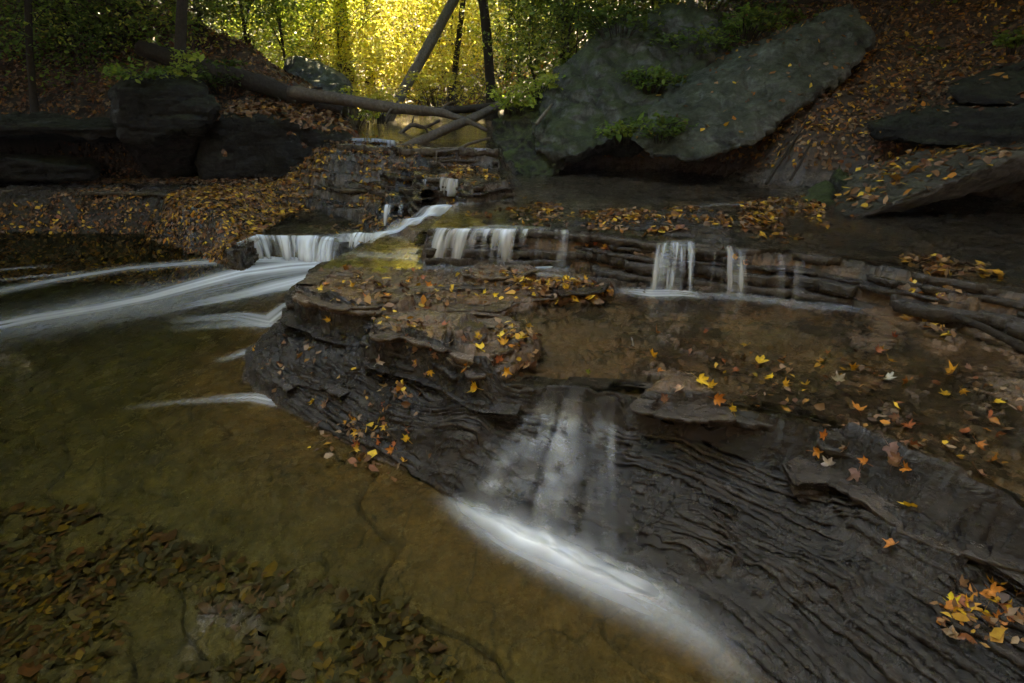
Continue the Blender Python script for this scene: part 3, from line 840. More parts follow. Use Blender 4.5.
waterfall('fan shaped trickle spilling over a clump of leaves', [(714,252),(728,248),(742,252)], [(706,294),(728,298),(748,298)], L2 + .01, L1, .07, 8, .5, 10, .4)
waterfall('low faint trickle near the dark right bank', [(772,256),(790,257),(806,258)], [(768,303),(788,306),(806,307)], L2, L1, .05, 8, .40, 11, .8)
o = waterfall('misty veil of water sliding down the dark shale face', [(520,387),(545,386),(575,390),(600,392),(626,394)],
          [(455,510),(505,545),(560,566),(615,590),(650,603)], L1 + .015, 0.0, .03, 4.5, .58, 13, .35, nv=90, follow=True, top=1.0, bottom=.42)
foam_ridge(o, [(440,498),(475,520),(505,536),(560,560),(610,582),(660,608),(710,642),(750,684),(775,720)], 0.0, [.02,.036,.05,.058,.062,.064,.062,.06,.05], .028, [.2,.5,.68,.72,.58,.34,.18,.1,.04])
waterfall('far white cascade beyond the fallen logs', [(350,141),(365,140),(380,141),(397,143)], [(348,154),(365,154),(380,155),(398,157)], L4 + .02, L3, .05, 5, .8, 14)
waterfall('far dark fall with thin strands under the logs', [(402,150),(430,149),(460,150),(494,150)], [(400,164),(430,165),(460,165),(492,165)], .96, L3, .04, 4, .42, 15, .35)
# ------------------------------------------------------------------ boulders and slabs
BOULDERS = {}
def boulder(name, label, cat, pts, mat, vox=.05, smooth=3, amp=.06, freq=1.4, strata=.03, thick=.16, tilt=(0, 0, 1), group=None, seed=0):
    """a rock grown from corner points: rounded, split into beds and roughened"""
    bm = bmesh.new()
    for p in pts: bm.verts.new(p)
    bmesh.ops.convex_hull(bm, input=bm.verts)
    for v in [v for v in bm.verts if not v.link_faces]: bm.verts.remove(v)
    me = bpy.data.meshes.new('tmp'); bm.to_mesh(me); bm.free()
    o = bpy.data.objects.new('tmp', me); COL.objects.link(o)
    md = o.modifiers.new('r', 'REMESH'); md.mode = 'VOXEL'; md.voxel_size = vox
    ms = o.modifiers.new('s', 'SMOOTH'); ms.factor = .5; ms.iterations = smooth
    dg = bpy.context.evaluated_depsgraph_get(); dg.update()
    m2 = bpy.data.meshes.new_from_object(o.evaluated_get(dg))
    bpy.data.objects.remove(o); bpy.data.meshes.remove(me)
    n = len(m2.vertices)
    co = np.empty(n * 3, np.float32); m2.vertices.foreach_get('co', co); co = co.reshape(-1, 3)
    no = np.empty(n * 3, np.float32); m2.vertex_normals.foreach_get('vector', no); no = no.reshape(-1, 3)
    p = co + seed * 3.7
    d = .35 * amp * fbm(p[:, 0] * freq * 6, p[:, 1] * freq * 6, p[:, 2] * freq * 6, oct=3) - .6 * amp * sstep(.10, 0, np.abs(fbm(p[:, 0] * freq * .8 + 4, p[:, 1] * freq * .8, p[:, 2] * freq * .8, oct=3))) + amp * fbm(p[:, 0] * freq, p[:, 1] * freq, p[:, 2] * freq, oct=5, gain=.55)
    t = np.array(tilt, float); t /= np.linalg.norm(t)
    h = co @ t / thick + .5 * fbm(p[:, 0] * 1.1, p[:, 1] * 1.1, p[:, 2] * 1.1, oct=3)
    fr = h - np.floor(h)
    side = 1 - np.abs(no @ t)
    lay = perlin(np.floor(h) * 7.7, np.floor(h) * 3.1 + .5)
    d = d + strata * side * (lay + 1.3 * (sstep(0, .15, fr) * sstep(1, .85, fr) - 1))
    co = co + no * d[:, None]
    m2.vertices.foreach_set('co', co.ravel())
    m2.polygons.foreach_set('use_smooth', np.ones(len(m2.polygons), bool))
    m2.update(); m2.materials.clear(); m2.materials.append(mat)
    m2.name = name
    c = co.mean(0); c[2] = co[:, 2].min()
    ob = new_obj(name, m2)
    ob.location = c.tolist()
    co -= c; m2.vertices.foreach_set('co', co.ravel()); m2.update()
    tag(ob, label, cat, group)
    BOULDERS[label] = (ob, co + c)
    return ob

def block(front, back, yf, yb):
    return [D(a, b, yf if c is None else c) for a, b, c in front] + [D(a, b, yb if c is None else c) for a, b, c in back]

N_ = None
# left: long leaf topped block
boulder('boulder', 'long dark boulder topped with brown leaves at left', 'boulder',
        [D(192,120,8.3), D(200,180,8.2), D(352,182,8.3), D(356,138,8.4), D(330,121,8.5), D(250,120,8.3), D(205,104,9.6), D(300,101,10.0), D(345,112,10.0), D(350,176,10), D(205,170,9.6)],
        M['rock_dark'], .045, 3, .08, 1.3, .02, .5, seed=1)
boulder('boulder', 'dark overhanging block with bright ferny plants on top', 'boulder',
        [D(118,92,7.7), D(128,80,8.0), D(178,74,8.3), D(205,88,8.2), D(219,108,8.1), D(195,128,7.9), D(150,140,7.7), D(120,135,7.7), D(110,90,9.4), D(190,72,9.6), D(210,120,9.6), D(120,140,9.4), D(150,176,8.5), D(190,176,8.6)],
        M['rock_dark'], .04, 3, .07, 1.6, .05, .22, seed=2)
boulder('rock_ledge', 'flat dark ledge jutting from the left bank foot', 'rock ledge',
        [D(-120,118,7.6), D(-120,134,7.6), D(30,122,7.7), D(30,138,7.7), D(126,128,7.9), D(126,140,7.9), D(-120,108,9.3), D(126,118,9.6), D(-120,130,9.3), D(126,138,9.6)],
        M['rock_dark'], .045, 2, .07, 1.6, .06, .12, seed=3)
boulder('rock_ledge', 'low dark ledge under the left bank near the pool', 'rock ledge',
        [D(-120,152,7.5), D(-120,176,7.5), D(20,158,7.6), D(20,180,7.6), D(92,168,7.9), D(92,182,7.9), D(-120,146,9), D(100,160,9.3), D(100,182,9.3), D(-120,180,9)],
        M['rock_dark'], .045, 2, .07, 1.6, .07, .10, seed=4)
# far left blue-grey rock
boulder('boulder', 'blue grey boulder glowing beyond the long fallen log', 'boulder',
        [D(286,70,11.5), D(300,58,12), D(325,62,12), D(350,84,11.6), D(356,112,11.2), D(320,118,11), D(286,110,11), D(290,60,13.5), D(350,80,13.5), D(350,115,13.5), D(280,112,13.5)],
        M['rock_blue'], .06, 3, .09, 1.3, .06, .4, (.5, .2, .8), seed=5)
boulder('boulder', 'pale blue grey slab under the long fallen log', 'boulder',
        [D(236,92,10.6), D(262,86,10.8), D(305,100,10.4), D(300,112,10.2), D(240,110,10.2), D(236,90,12), D(300,96,12), D(300,112,12), D(240,112,12)],
        M['rock_blue'], .06, 3, .07, 1.5, .05, .3, seed=6)
# right: big grey boulder with a mossy stepped shoulder, then the long slab
boulder('boulder', 'huge grey boulder with mossy crown beside the stream', 'boulder',
        [D(528,120,8.0), D(545,88,8.4), D(585,48,8.8), D(625,18,9.3), D(690,2,9.6), D(720,30,9.0), D(705,75,8.2), D(655,112,7.7), D(610,142,7.4), D(572,158,7.3), D(535,152,7.6),
         D(600,30,10.8), D(720,10,10.8), D(740,150,10.4), D(545,150,10)],
        M['rock_crown'], .038, 2, .12, 1.2, .06, .35, (.5, 0, .85), seed=7)
boulder('boulder', 'green mossy stepped rock at the huge boulder foot', 'boulder',
        [D(488,150,8.0), D(492,128,8.3), D(505,108,8.5), D(545,92,8.7), D(560,118,8.0), D(575,150,7.5), D(560,178,7.3), D(520,180,7.4), D(494,174,7.7), D(560,110,9.5), D(500,120,9.6), D(500,170,9.4)],
        M['rock_moss'], .04, 2, .09, 2.0, .09, .16, (.35, -.2, .9), seed=8)
boulder('boulder', 'long tilted grey slab leaning over the dark hollow', 'boulder',
        [D(628,140,6.9), D(645,110,7.4), D(700,76,7.9), D(770,44,8.2), D(838,10,8.4), D(868,22,8.2), D(874,44,7.9), D(850,74,7.6), D(800,108,7.2), D(748,146,6.7), D(700,160,6.5), D(650,158,6.6),
         D(680,70,9.3), D(850,4,9.4), D(870,50,9.2), D(760,130,9.0), D(680,150,8.8)],
        M['rock_grey'], .036, 3, .06, 1.4, .05, .35, (.45, -.3, .85), seed=9)
# right bank slabs
boulder('rock_slab', 'tilted flat slab strewn with leaves over a black hollow', 'rock slab',
        [D(828,219,4.7), D(846,224,4.6), D(838,194,5.1), D(852,170,5.6), D(905,152,6.0), D(1000,146,5.6), D(1014,150,4.9), D(1010,158,4.7), D(940,186,4.6), D(850,206,5.0),
         D(838,226,4.75), D(1010,168,4.8), D(930,172,6.0), D(1080,140,5.0), D(1080,165,5.0)],
        M['slab'], .03, 2, .03, 2.5, .02, .09, (-.35, -.2, .9), seed=10)
boulder('boulder', 'mossy leaning rock wedged beside the leafy slab', 'boulder',
        [D(781,226,5.2), D(800,204,5.4), D(815,186,5.7), D(830,184,5.7), D(832,205,5.3), D(826,228,5.0), D(800,234,5.0), D(800,200,6.1), D(830,185,6.3), D(835,228,6.0), D(785,228,6.0)],
        M['rock_moss'], .03, 2, .04, 2.5, .03, .2, (.6, 0, .8), seed=11)
boulder('boulder', 'green mossy block behind the leafy tilted slab', 'boulder',
        [D(832,182,6.2), D(838,160,6.4), D(868,156,6.5), D(900,148,6.6), D(912,142,6.9), D(925,150,6.8), D(905,175,6.2), D(840,200,6.0), D(840,152,7.3), D(925,142,7.6), D(930,190,7.2), D(835,200,7)],
        M['rock_moss'], .035, 2, .05, 2.2, .03, .2, seed=12)
boulder('rock_slab', 'long dark horizontal slab at the right edge', 'rock slab',
        [D(868,122,6.2), D(872,138,6.1), D(930,148,5.6), D(1060,150,5.0), D(1120,140,4.9), D(1120,104,5.0), D(1000,106,5.6), D(920,112,6.0), D(900,110,7.0), D(1120,98,6.4), D(1100,140,6.4), D(900,138,7)],
        M['rock_dark'], .035, 2, .05, 2, .06, .1, (0, 0, 1), seed=13)
boulder('rock_slab', 'thick brown slab on the leafy right slope', 'rock slab',
        [D(942,90,6.4), D(960,104,6.2), D(1060,106,5.6), D(1120,106,5.4), D(1120,60,5.8), D(1024,62,6.3), D(985,72,6.6), D(980,70,7.6), D(1120,54,7.2), D(1120,100,7.2), D(960,100,7.4)],
        M['rock_dark'], .035, 2, .04, 2, .04, .18, (0, 0, 1), seed=14)
boulder('boulder', 'dark low boulder half buried in the leafy right slope', 'boulder',
        [D(842,70,8.6), D(880,60,8.8), D(925,62,8.6), D(935,80,8.2), D(900,92,8.0), D(850,90,8.2), D(860,62,9.8), D(930,60,9.8), D(930,95,9.5), D(850,95,9.5)],
        M['rock_dark'], .045, 3, .06, 2, .04, .2, seed=15)
# ------------------------------------------------------------------ leaves
BLADE_V = np.array([[0, -.5, 0], [.26, -.12, .05], [.22, .2, .06], [0, .55, -.02], [-.22, .2, .06], [-.26, -.12, .05]], np.float32)
BLADE_F = np.array([[0, 1, 2, 3], [0, 3, 4, 5]], np.int32)

def leaf_cloud(name, pos, nrm, size, col, mat, flat=.35, parent=None, quad=True):
    """many small leaf blades as one mesh: own place, tilt, turn, size and colour each"""
    n = len(pos)
    nrm = nrm + RNG.normal(size=(n, 3)) * flat
    nrm /= np.linalg.norm(nrm, axis=1)[:, None] + 1e-9
    a = RNG.normal(size=(n, 3)); a -= nrm * (a * nrm).sum(1)[:, None]; a /= np.linalg.norm(a, axis=1)[:, None] + 1e-9
    b = np.cross(nrm, a)
    T = BLADE_V
    curl = RNG.uniform(-.5, 2.2, n)
    T = T[None] * np.stack([RNG.uniform(.6, 1.35, n), np.ones(n), np.ones(n)], 1)[:, None, :] + RNG.normal(size=(n, 6, 3)) * np.array([.075, .06, .05])
    size = size * np.exp(RNG.normal(size=n) * .18)
    V = (pos[:, None, :] + size[:, None, None] * (T[:, :, 0, None] * a[:, None, :] + T[:, :, 1, None] * b[:, None, :] + (T[:, :, 2, None] * curl[:, None, None]) * nrm[:, None, :])).reshape(-1, 3)
    F = (BLADE_F[None] + (np.arange(n) * 6)[:, None, None]).reshape(-1, 4)
    C = np.repeat(col, 6, axis=0)
    me = np_mesh(name, V, F, mat, False, C)
    return new_obj(name, me, parent)

PAL_BROWN = np.array([[.11, .052, .023], [.08, .036, .018], [.15, .078, .034], [.18, .11, .06], [.15, .05, .015], [.05, .028, .018], [.22, .15, .09], [.28, .14, .025]])
PAL_GOLD = np.array([[.42, .22, .02], [.50, .30, .03], [.34, .13, .015], [.20, .09, .03], [.26, .15, .07], [.55, .36, .04], [.14, .07, .03]])
def pick(pal, n, p=None):
    c = pal[RNG.choice(len(pal), n, p=p)]
    return c * RNG.uniform(.7, 1.25, (n, 1))

def ground_normals(x, y, e=.05):
    h0 = height(x, y, False)[0]; hx = height(x + e, y, False)[0]; hy = height(x, y + e, False)[0]
    n = np.stack([-(hx - h0) / e, -(hy - h0) / e, np.ones_like(h0)], 1)
    n[:, :2] = np.clip(n[:, :2], -1.2, 1.2)
    return n / np.linalg.norm(n, axis=1)[:, None]

def scatter_ground(name, poly, n, size, pal, lift=.012, flat=.35, clump=0.0, soilmin=None, p=None, layers=1):
    P = np.array(poly); lo = P.min(0); hi = P.max(0)
    x = RNG.uniform(lo[0], hi[0], n * 4).astype(np.float32); y = RNG.uniform(lo[1], hi[1], n * 4).astype(np.float32)
    ok = inside(x, y, poly)
    if clump: ok &= (fbm(x * 2.1 + 3, y * 2.1, oct=3) > RNG.uniform(-.5, .5, len(x)) * .5 + clump - .25)
    x = x[ok][:n]; y = y[ok][:n]
    z, so, *_ = height(x, y)
    if soilmin is not None:
        k = so > soilmin; x, y, z = x[k], y[k], z[k]
    nr_ = ground_normals(x, y)
    s = RNG.uniform(*size, len(x))
    pos = np.stack([x, y, z + lift * RNG.uniform(.5, 2.2, len(x))], 1)
    o = leaf_cloud(name, pos, nr_, s, pick(pal, len(x), p), M['litter'], flat)
    return tag(o, kind='stuff')

def on_boulder(label, n, size, pal, up=.6, name='fallen_leaves', flat=.3, mat=None, keep=None):
    ob, co = BOULDERS[label]; me = ob.data
    m = len(me.polygons)
    c = np.empty(m * 3, np.float32); me.polygons.foreach_get('center', c); c = c.reshape(-1, 3) + np.array(ob.location)
    nn = np.empty(m * 3, np.float32); me.polygons.foreach_get('normal', nn); nn = nn.reshape(-1, 3)
    ar = np.empty(m, np.float32); me.polygons.foreach_get('area', ar)
    w = ar * (nn[:, 2] > up)
    if keep is not None: w = w * keep(c)
    i = RNG.choice(m, n, p=w / w.sum())
    pos = c[i] + nn[i] * .012 + RNG.normal(size=(n, 3)) * .015
    o = leaf_cloud(name, pos, nn[i], RNG.uniform(*size, n), pick(pal, n), mat or M['litter'], flat)
    return tag(o, kind='stuff')

BR, GD = PAL_BROWN, PAL_GOLD
MIXP = np.vstack([BR, GD])
# litter over the banks
def lit(nm, poly, n, size, pal, **k):
    o = scatter_ground(nm, poly, n, size, pal, **k); return o
tag(lit('leaf_litter', [(2, 5.5), (12, 3), (14, 15), (1.0, 15), (1.2, 8)], 95000, (.04, .07), np.vstack([BR, BR, BR, GD]), soilmin=.25), 'brown and golden fallen leaves covering the right slope', 'leaf litter')
tag(lit('leaf_litter', [(-14, 8.3), (-6, 8.5), (-3.5, 9.2), (-3, 14), (-14, 16)], 52000, (.045, .075), BR, soilmin=.3), 'brown fallen leaves covering the steep left slope', 'leaf litter')
tag(lit('leaf_litter', [(-18, 15), (12, 15), (25, 45), (-25, 45)], 22000, (.14, .28), np.vstack([GD, GD, BR]), soilmin=.3), 'sunlit golden leaves on the far hillside', 'leaf litter')
tag(lit('leaf_litter', PX([(160,240),(236,242),(262,228),(305,212),(345,203),(350,199),(240,203),(165,212)], .25), 5600, (.032, .058), np.vstack([GD, BR]), flat=.3), 'golden brown leaves heaped on the low ledge by the left pool', 'leaf litter')
tag(lit('leaf_litter', PX([(-120,230),(60,230),(160,234),(180,216),(130,203),(40,206),(-120,206)], .28), 5000, (.032, .058), np.vstack([BR, BR, GD])), 'dull brown leaves at the far edge of the left pool', 'leaf litter')
tag(lit('leaf_litter', PX([(60,185),(130,188),(240,189),(300,187),(345,186),(400,190),(380,178),(230,176),(60,175)], .43), 3600, (.035, .06), BR, flat=.3), 'leaves lining the long flat ledge under the left bank', 'leaf litter')
tag(lit('leaf_litter', PX([(350,190),(420,182),(470,186),(500,175),(480,166),(360,162)], L3), 1300, (.035, .06), MIXP, clump=.25), 'scattered leaves on the ledges below the logs', 'leaf litter')
tag(lit('leaf_litter', PX([(285,196),(330,206),(352,204),(380,194),(420,190),(425,176),(370,168),(300,172)], .5), 1000, (.035, .06), np.vstack([BR, BR, GD]), clump=.1), 'brown leaves on the stepped ledges between block and brook', 'leaf litter')
tag(lit('leaf_litter', PX([(358,205),(430,192),(560,198),(560,212),(470,200),(400,200)], L2), 500, (.035, .058), MIXP, clump=.3), 'scattered leaves round the upper small falls', 'leaf litter')
tag(lit('leaf_litter', PX([(465,212),(545,208),(600,214),(690,210),(732,220),(728,238),(640,236),(560,228),(470,226)], L2), 900, (.032, .058), np.vstack([GD, BR]), clump=.3), 'leaves caught along the centre ledge rim', 'leaf litter')
tag(lit('leaf_litter', PX([(500,279),(560,281),(616,288),(600,299),(530,299)], L1 + .05), 420, (.03, .055), np.vstack([GD, BR]), lift=.02), 'heap of leaves below the wide centre waterfall', 'leaf litter')
tag(lit('leaf_litter', PX([(735,200),(820,190),(830,226),(790,238),(745,232)], .66), 1100, (.035, .065), MIXP, clump=.15), 'leaves along the foot of the right bank', 'leaf litter')
tag(lit('leaf_litter', PX([(880,262),(1060,290),(1060,345),(980,318),(900,290)], .55), 560, (.035, .065), MIXP, clump=.35), 'leaves in the shadow at the right edge', 'leaf litter')
SCRAP = np.vstack([GD, BR, BR])
tag(lit('leaf_litter', PX([(305,292),(340,272),(470,272),(612,284),(600,297),(520,300),(400,312),(330,314)], L1 + .06), 230, (.03, .055), SCRAP, lift=.02, clump=.2), 'small wet leaves stuck on the back of the centre ledge', 'leaf litter')
tag(lit('leaf_litter', PX([(380,330),(470,322),(540,340),(535,362),(470,378),(390,352)], L1 + .06), 130, (.03, .055), SCRAP, lift=.02, clump=.2), 'small wet leaves stuck on the front of the centre ledge', 'leaf litter')
tag(lit('leaf_litter', PX([(255,345),(300,330),(420,372),(500,385),(470,410),(400,450),(340,435),(262,385)], .2), 260, (.022, .045), SCRAP, lift=.025, clump=.25), 'small wet leaves caught in the rock flank by the pool', 'leaf litter')
tag(lit('leaf_litter', PX([(640,350),(800,340),(1024,380),(1060,470),(900,440),(720,400),(640,390)], L1 + .03), 170, (.022, .042), SCRAP, lift=.012, clump=.3), 'small wet leaves scattered over the brown right shelf', 'leaf litter')
tag(lit('leaf_litter', PX([(930,580),(1024,585),(1060,640),(990,625),(945,605)], .25), 60, (.02, .04), SCRAP, lift=.02), 'small leaves heaped among the maple leaves at lower right', 'leaf litter')
# leaves sunk on the pool floor
bedpal = np.array([[.075, .06, .018], [.11, .045, .014], [.05, .03, .014], [.10, .07, .02], [.035, .03, .015], [.13, .05, .02], [.05, .04, .018], [.20, .12, .01]])
tag(lit('sunken_leaves', PX([(-60,520),(100,522),(180,560),(300,605),(410,640),(470,720),(300,800),(-200,760)], -.25), 2600, (.022, .058), bedpal * .55, lift=.004, flat=.12, clump=.22), 'dark sunken leaves on the pool floor', 'leaf litter')
on_boulder('long dark boulder topped with brown leaves at left', 3200, (.06, .10), np.vstack([BR, BR[:3], GD[3:5]]), .72)
on_boulder('tilted flat slab strewn with leaves over a black hollow', 420, (.05, .085), MIXP, .6, keep=lambda c: (fbm(c[:, 0] * 2.5, c[:, 1] * 2.5, oct=2) > -.1) * 1.0)
on_boulder('long tilted grey slab leaning over the dark hollow', 160, (.05, .09), MIXP, .6)
on_boulder('green mossy block behind the leafy tilted slab', 60, (.05, .09), GD, .6)
on_boulder('long dark horizontal slab at the right edge', 160, (.05, .08), BR, .7)
on_boulder('thick brown slab on the leafy right slope', 120, (.05, .08), BR, .7)

# ---- single maple leaves
def maple_mesh(seed, col, pointed=True):
    r = np.random.default_rng(seed)
    tips = [(0, 1.0), (52, .86), (98, .55), (-98, .55), (-52, .86)]
    order = [(-160, .28), (-128, .42), (-98, .62), (-78, .46), (-64, .62), (-50, .95), (-36, .62), (-25, .54), (-14, .66), (0, 1.08), (14, .66), (25, .54), (36, .62), (50, .95), (64, .62), (78, .46), (98, .62), (128, .42), (160, .28)]
    V = [(0, 0, 0)]
    fold = r.uniform(-.1, .8); cup = r.uniform(-.5, .9); tw = r.uniform(-.4, .4)
    for a, q in order:
        q *= r.uniform(.72, 1.12); w = R(a + r.uniform(-7, 7))
        x, y = q * math.sin(w) * .52, q * math.cos(w) * .52
        z = fold * abs(x) + cup * (x * x + y * y) + tw * x * y + r.uniform(-.03, .03)
        V.append((x, y, z))
    F = [(0, i + 1, i) for i in range(1, len(order))]
    # stalk
    n = len(V)
    sx = r.uniform(-.15, .15)
    V += [(-.012, -.02, .01), (.012, -.02, .01), (sx + .008, -.55, r.uniform(0, .15)), (sx - .008, -.55, .05)]
    F += [(n, n + 1, n + 2), (n, n + 2, n + 3)]
    cols = np.tile(np.array(col), (len(V), 1)) * r.uniform(.45, 1.2, (len(V), 1)) * r.uniform(.8, 1.1, (1, 3)); cols[0] = np.array(col) * 1.1; cols[n:] = np.array(col) * .6
    return np_mesh('maple_leaf', np.array(V), np.array(F), M['litter'], False, cols)

LC = {'yellow': (.66, .42, .03), 'golden': (.55, .28, .02), 'orange': (.42, .15, .02), 'russet': (.30, .09, .03), 'tan': (.36, .24, .13), 'pale': (.50, .44, .38), 'pinkish': (.22, .14, .13), 'brown': (.17, .09, .045), 'green': (.35, .42, .05)}
MESHES = {c: [maple_mesh(100 * i + s, LC[c]) for s in range(6)] for i, c in enumerate(LC)}
bpy.context.view_layer.update()
_hit = [o for o in COL.objects if o.name.startswith(('stream_bed', 'rock_slab', 'right_bank', 'boulder'))]
def top_at(px, py):
    """where the line of sight through a pixel first meets the ground or a slab"""
    dv = Vector(ray(px, py)).normalized(); best = None
    for o in _hit:
        ok, loc, nn, _ = o.ray_cast(Vector((0, 0, CH)) - o.location, dv)
        if ok:
            if nn[2] < 0: nn = -nn
            loc = loc + o.location; t = (loc - Vector((0, 0, CH))).length
            if best is None or t < best[0]: best = (t, loc, nn)
    return np.array(best[1]), np.array(best[2])

N_LEAF = 0
def maple(px, py, colour, label, size=.085, group=None):
    global N_LEAF
    p, n = top_at(px, py)
    me = MESHES[colour][int(RNG.integers(6))]
    o = bpy.data.objects.new('maple_leaf', me); COL.objects.link(o)
    n = n + RNG.normal(size=3) * .34; n = n / np.linalg.norm(n); n[2] = max(n[2], .45)
    q = Vector(n).to_track_quat('Z', 'Y')
    q = q @ Vector((0, 0, 1)).rotation_difference(Vector((0, 0, 1)))
    e = q.to_matrix().to_4x4()
    from mathutils import Matrix
    e = e @ Matrix.Rotation(RNG.uniform(0, 6.28), 4, 'Z')
    o.matrix_world = Matrix.Translation(Vector(p) + Vector(n) * .012) @ e @ Matrix.Scale(size * RNG.uniform(.78, 1.05), 4)
    tag(o, label, 'leaf', group or 'single fallen leaves on the rocks')
    N_LEAF += 1
    return o

SINGLE = [
 (912,512,'yellow','bright yellow maple leaf alone on the black shale slope',.085),
 (857,472,'pinkish','pinkish grey maple leaf with spread lobes on the shale slope',.11),
 (890,447,'pinkish','pinkish grey maple leaf drooping over the shelf rim',.10),
 (828,464,'pale','pale narrow leaf left of the pinkish maple leaf',.07),
 (818,452,'orange','orange leaf just above the pale narrow leaf',.075),
 (857,412,'orange','orange leaf pair lying near the right shelf rim',.09),
 (995,464,'orange','orange leaf at the right edge above the dark slope',.085),
 (988,418,'russet','rust red leaf near the right edge of the shelf',.085),
 (997,405,'yellow','small yellow leaf above the rust red leaf',.06),
 (955,375,'golden','golden leaf with upright stalk on the dark right shelf',.10),
 (838,381,'pale','long pale curled leaf on the wet right shelf',.10),
 (888,380,'pale','short pale curled leaf beside the orange leaf cluster',.085),
 (910,385,'orange','orange leaf touching the short pale curled leaf',.08),
 (806,388,'yellow','yellow leaf at the right end of the shelf trio',.075),
 (783,386,'golden','golden leaf in the middle of the shelf trio',.075),
 (771,380,'yellow','yellow leaf at the left end of the shelf trio',.085),
 (760,365,'yellow','broad yellow leaf below a stalked one on the shelf',.095),
 (748,348,'golden','stalked golden leaf furthest back on the right shelf',.085),
 (722,362,'russet','small rust coloured leaf alone on the brown shelf',.06),
 (716,399,'orange','deep orange leaf on the rim above the shale face',.09),
 (711,387,'yellow','yellow leaf right of the rim cluster',.085),
 (699,381,'yellow','yellow leaf in the middle of the rim cluster',.085),
 (686,376,'tan','tan leaf at the left of the rim cluster',.08),
 (656,371,'orange','orange leaf left of the rim cluster',.08),
 (651,358,'yellow','clear yellow leaf alone on the flowing shelf water',.085),
 (654,333,'orange','orange leaf near the middle of the brown shelf',.085),
 (634,343,'pale','pale washed out leaf beside the orange one on the shelf',.08),
 (586,374,'green','tiny green leaf on the shelf above the misty veil',.05),
 (673,438,'yellow','small yellow leaf stuck on the upper shale face',.06),
 (405,463,'golden','golden leaf lowest on the rock flank by the pool',.07),
 (316,402,'yellow','vivid yellow leaf on the left rock flank by the pool',.07),
 (346,412,'orange','orange leaf right of the vivid yellow leaf',.075),
 (382,420,'golden','golden leaf standing upright on the left flank',.085),
 (378,440,'orange','orange leaf under the upright golden leaf',.08),
 (355,450,'golden','golden leaf near the water under the rock flank',.07),
 (385,382,'golden','golden brown leaf in the hollow of the centre ledge',.09),
 (388,388,'tan','tan leaf overlapped by the golden brown leaf',.09),
 (426,397,'golden','golden leaf curled below the pointed slab',.085),
 (478,388,'golden','golden leaf by the top of the misty veil',.085),
 (470,368,'orange','orange leaf on the front of the flat brown slab',.08),
 (480,351,'yellow','large yellow leaf on the flat brown slab',.09),
 (478,338,'golden','golden leaf at the back of the flat brown slab',.085),
 (500,337,'yellow','yellow leaf among browns on the slab right half',.085),
 (504,345,'golden','golden leaf under the yellow one on the slab right half',.08),
 (377,362,'pale','pale ghostly maple leaf under the pointed slab',.085),
 (345,374,'tan','long tan leaf with stalk on the rock flank',.085),
 (376,403,'pale','grey pale leaf low on the rock flank',.07),
 (300,331,'pale','whitish crumpled leaf left of the slabs',.085),
 (296,322,'pale','whitish leaf tucked under the left rim slab',.07),
 (355,308,'yellow','round yellow leaf on the dark edge of the left rim slab',.065),
 (330,321,'golden','golden leaf under the round yellow leaf',.06),
 (321,289,'yellow','yellow leaf furthest left on the rim slab',.08),
 (354,288,'golden','golden leaf in the middle of the rim slab',.08),
 (381,287,'yellow','yellow leaf right of the middle of the rim slab',.08),
 (394,293,'yellow','yellow leaf near the right end of the rim slab',.075),
 (420,286,'golden','golden leaf left in the row right of the rim slab',.08),
 (428,287,'orange','orange leaf right in the row by the rim slab',.08),
 (373,317,'yellow','yellow leaf at the slab step in front of the rim',.075),
 (384,320,'golden','golden leaf touching the pointed slab left corner',.07),
 (266,343,'yellow','yellow leaf at the top of the leftmost rock toe',.055),
 (256,350,'golden','golden leaf near the water on the leftmost rock toe',.06),
 (258,364,'yellow','yellow leaf lowest on the leftmost rock toe',.06),
 (272,366,'orange','orange leaf cluster leaf on the leftmost rock toe',.075),
 (295,349,'orange','orange leaf between the rock toe and the wet groove',.065),
 (940,297,'yellow','small yellow leaf in the shadow of the right bank',.07),
 (880,352,'golden','golden leaf behind the others on the dark right shelf',.07),
 (886,361,'golden','golden leaf in front of its twin on the dark right shelf',.07),
 (993,340,'pale','pale leaf beside the dark stick at the right',.08),
 (895,548,'orange','orange leaf below the bright yellow maple leaf',.075),
]
for a in SINGLE: maple(*a)
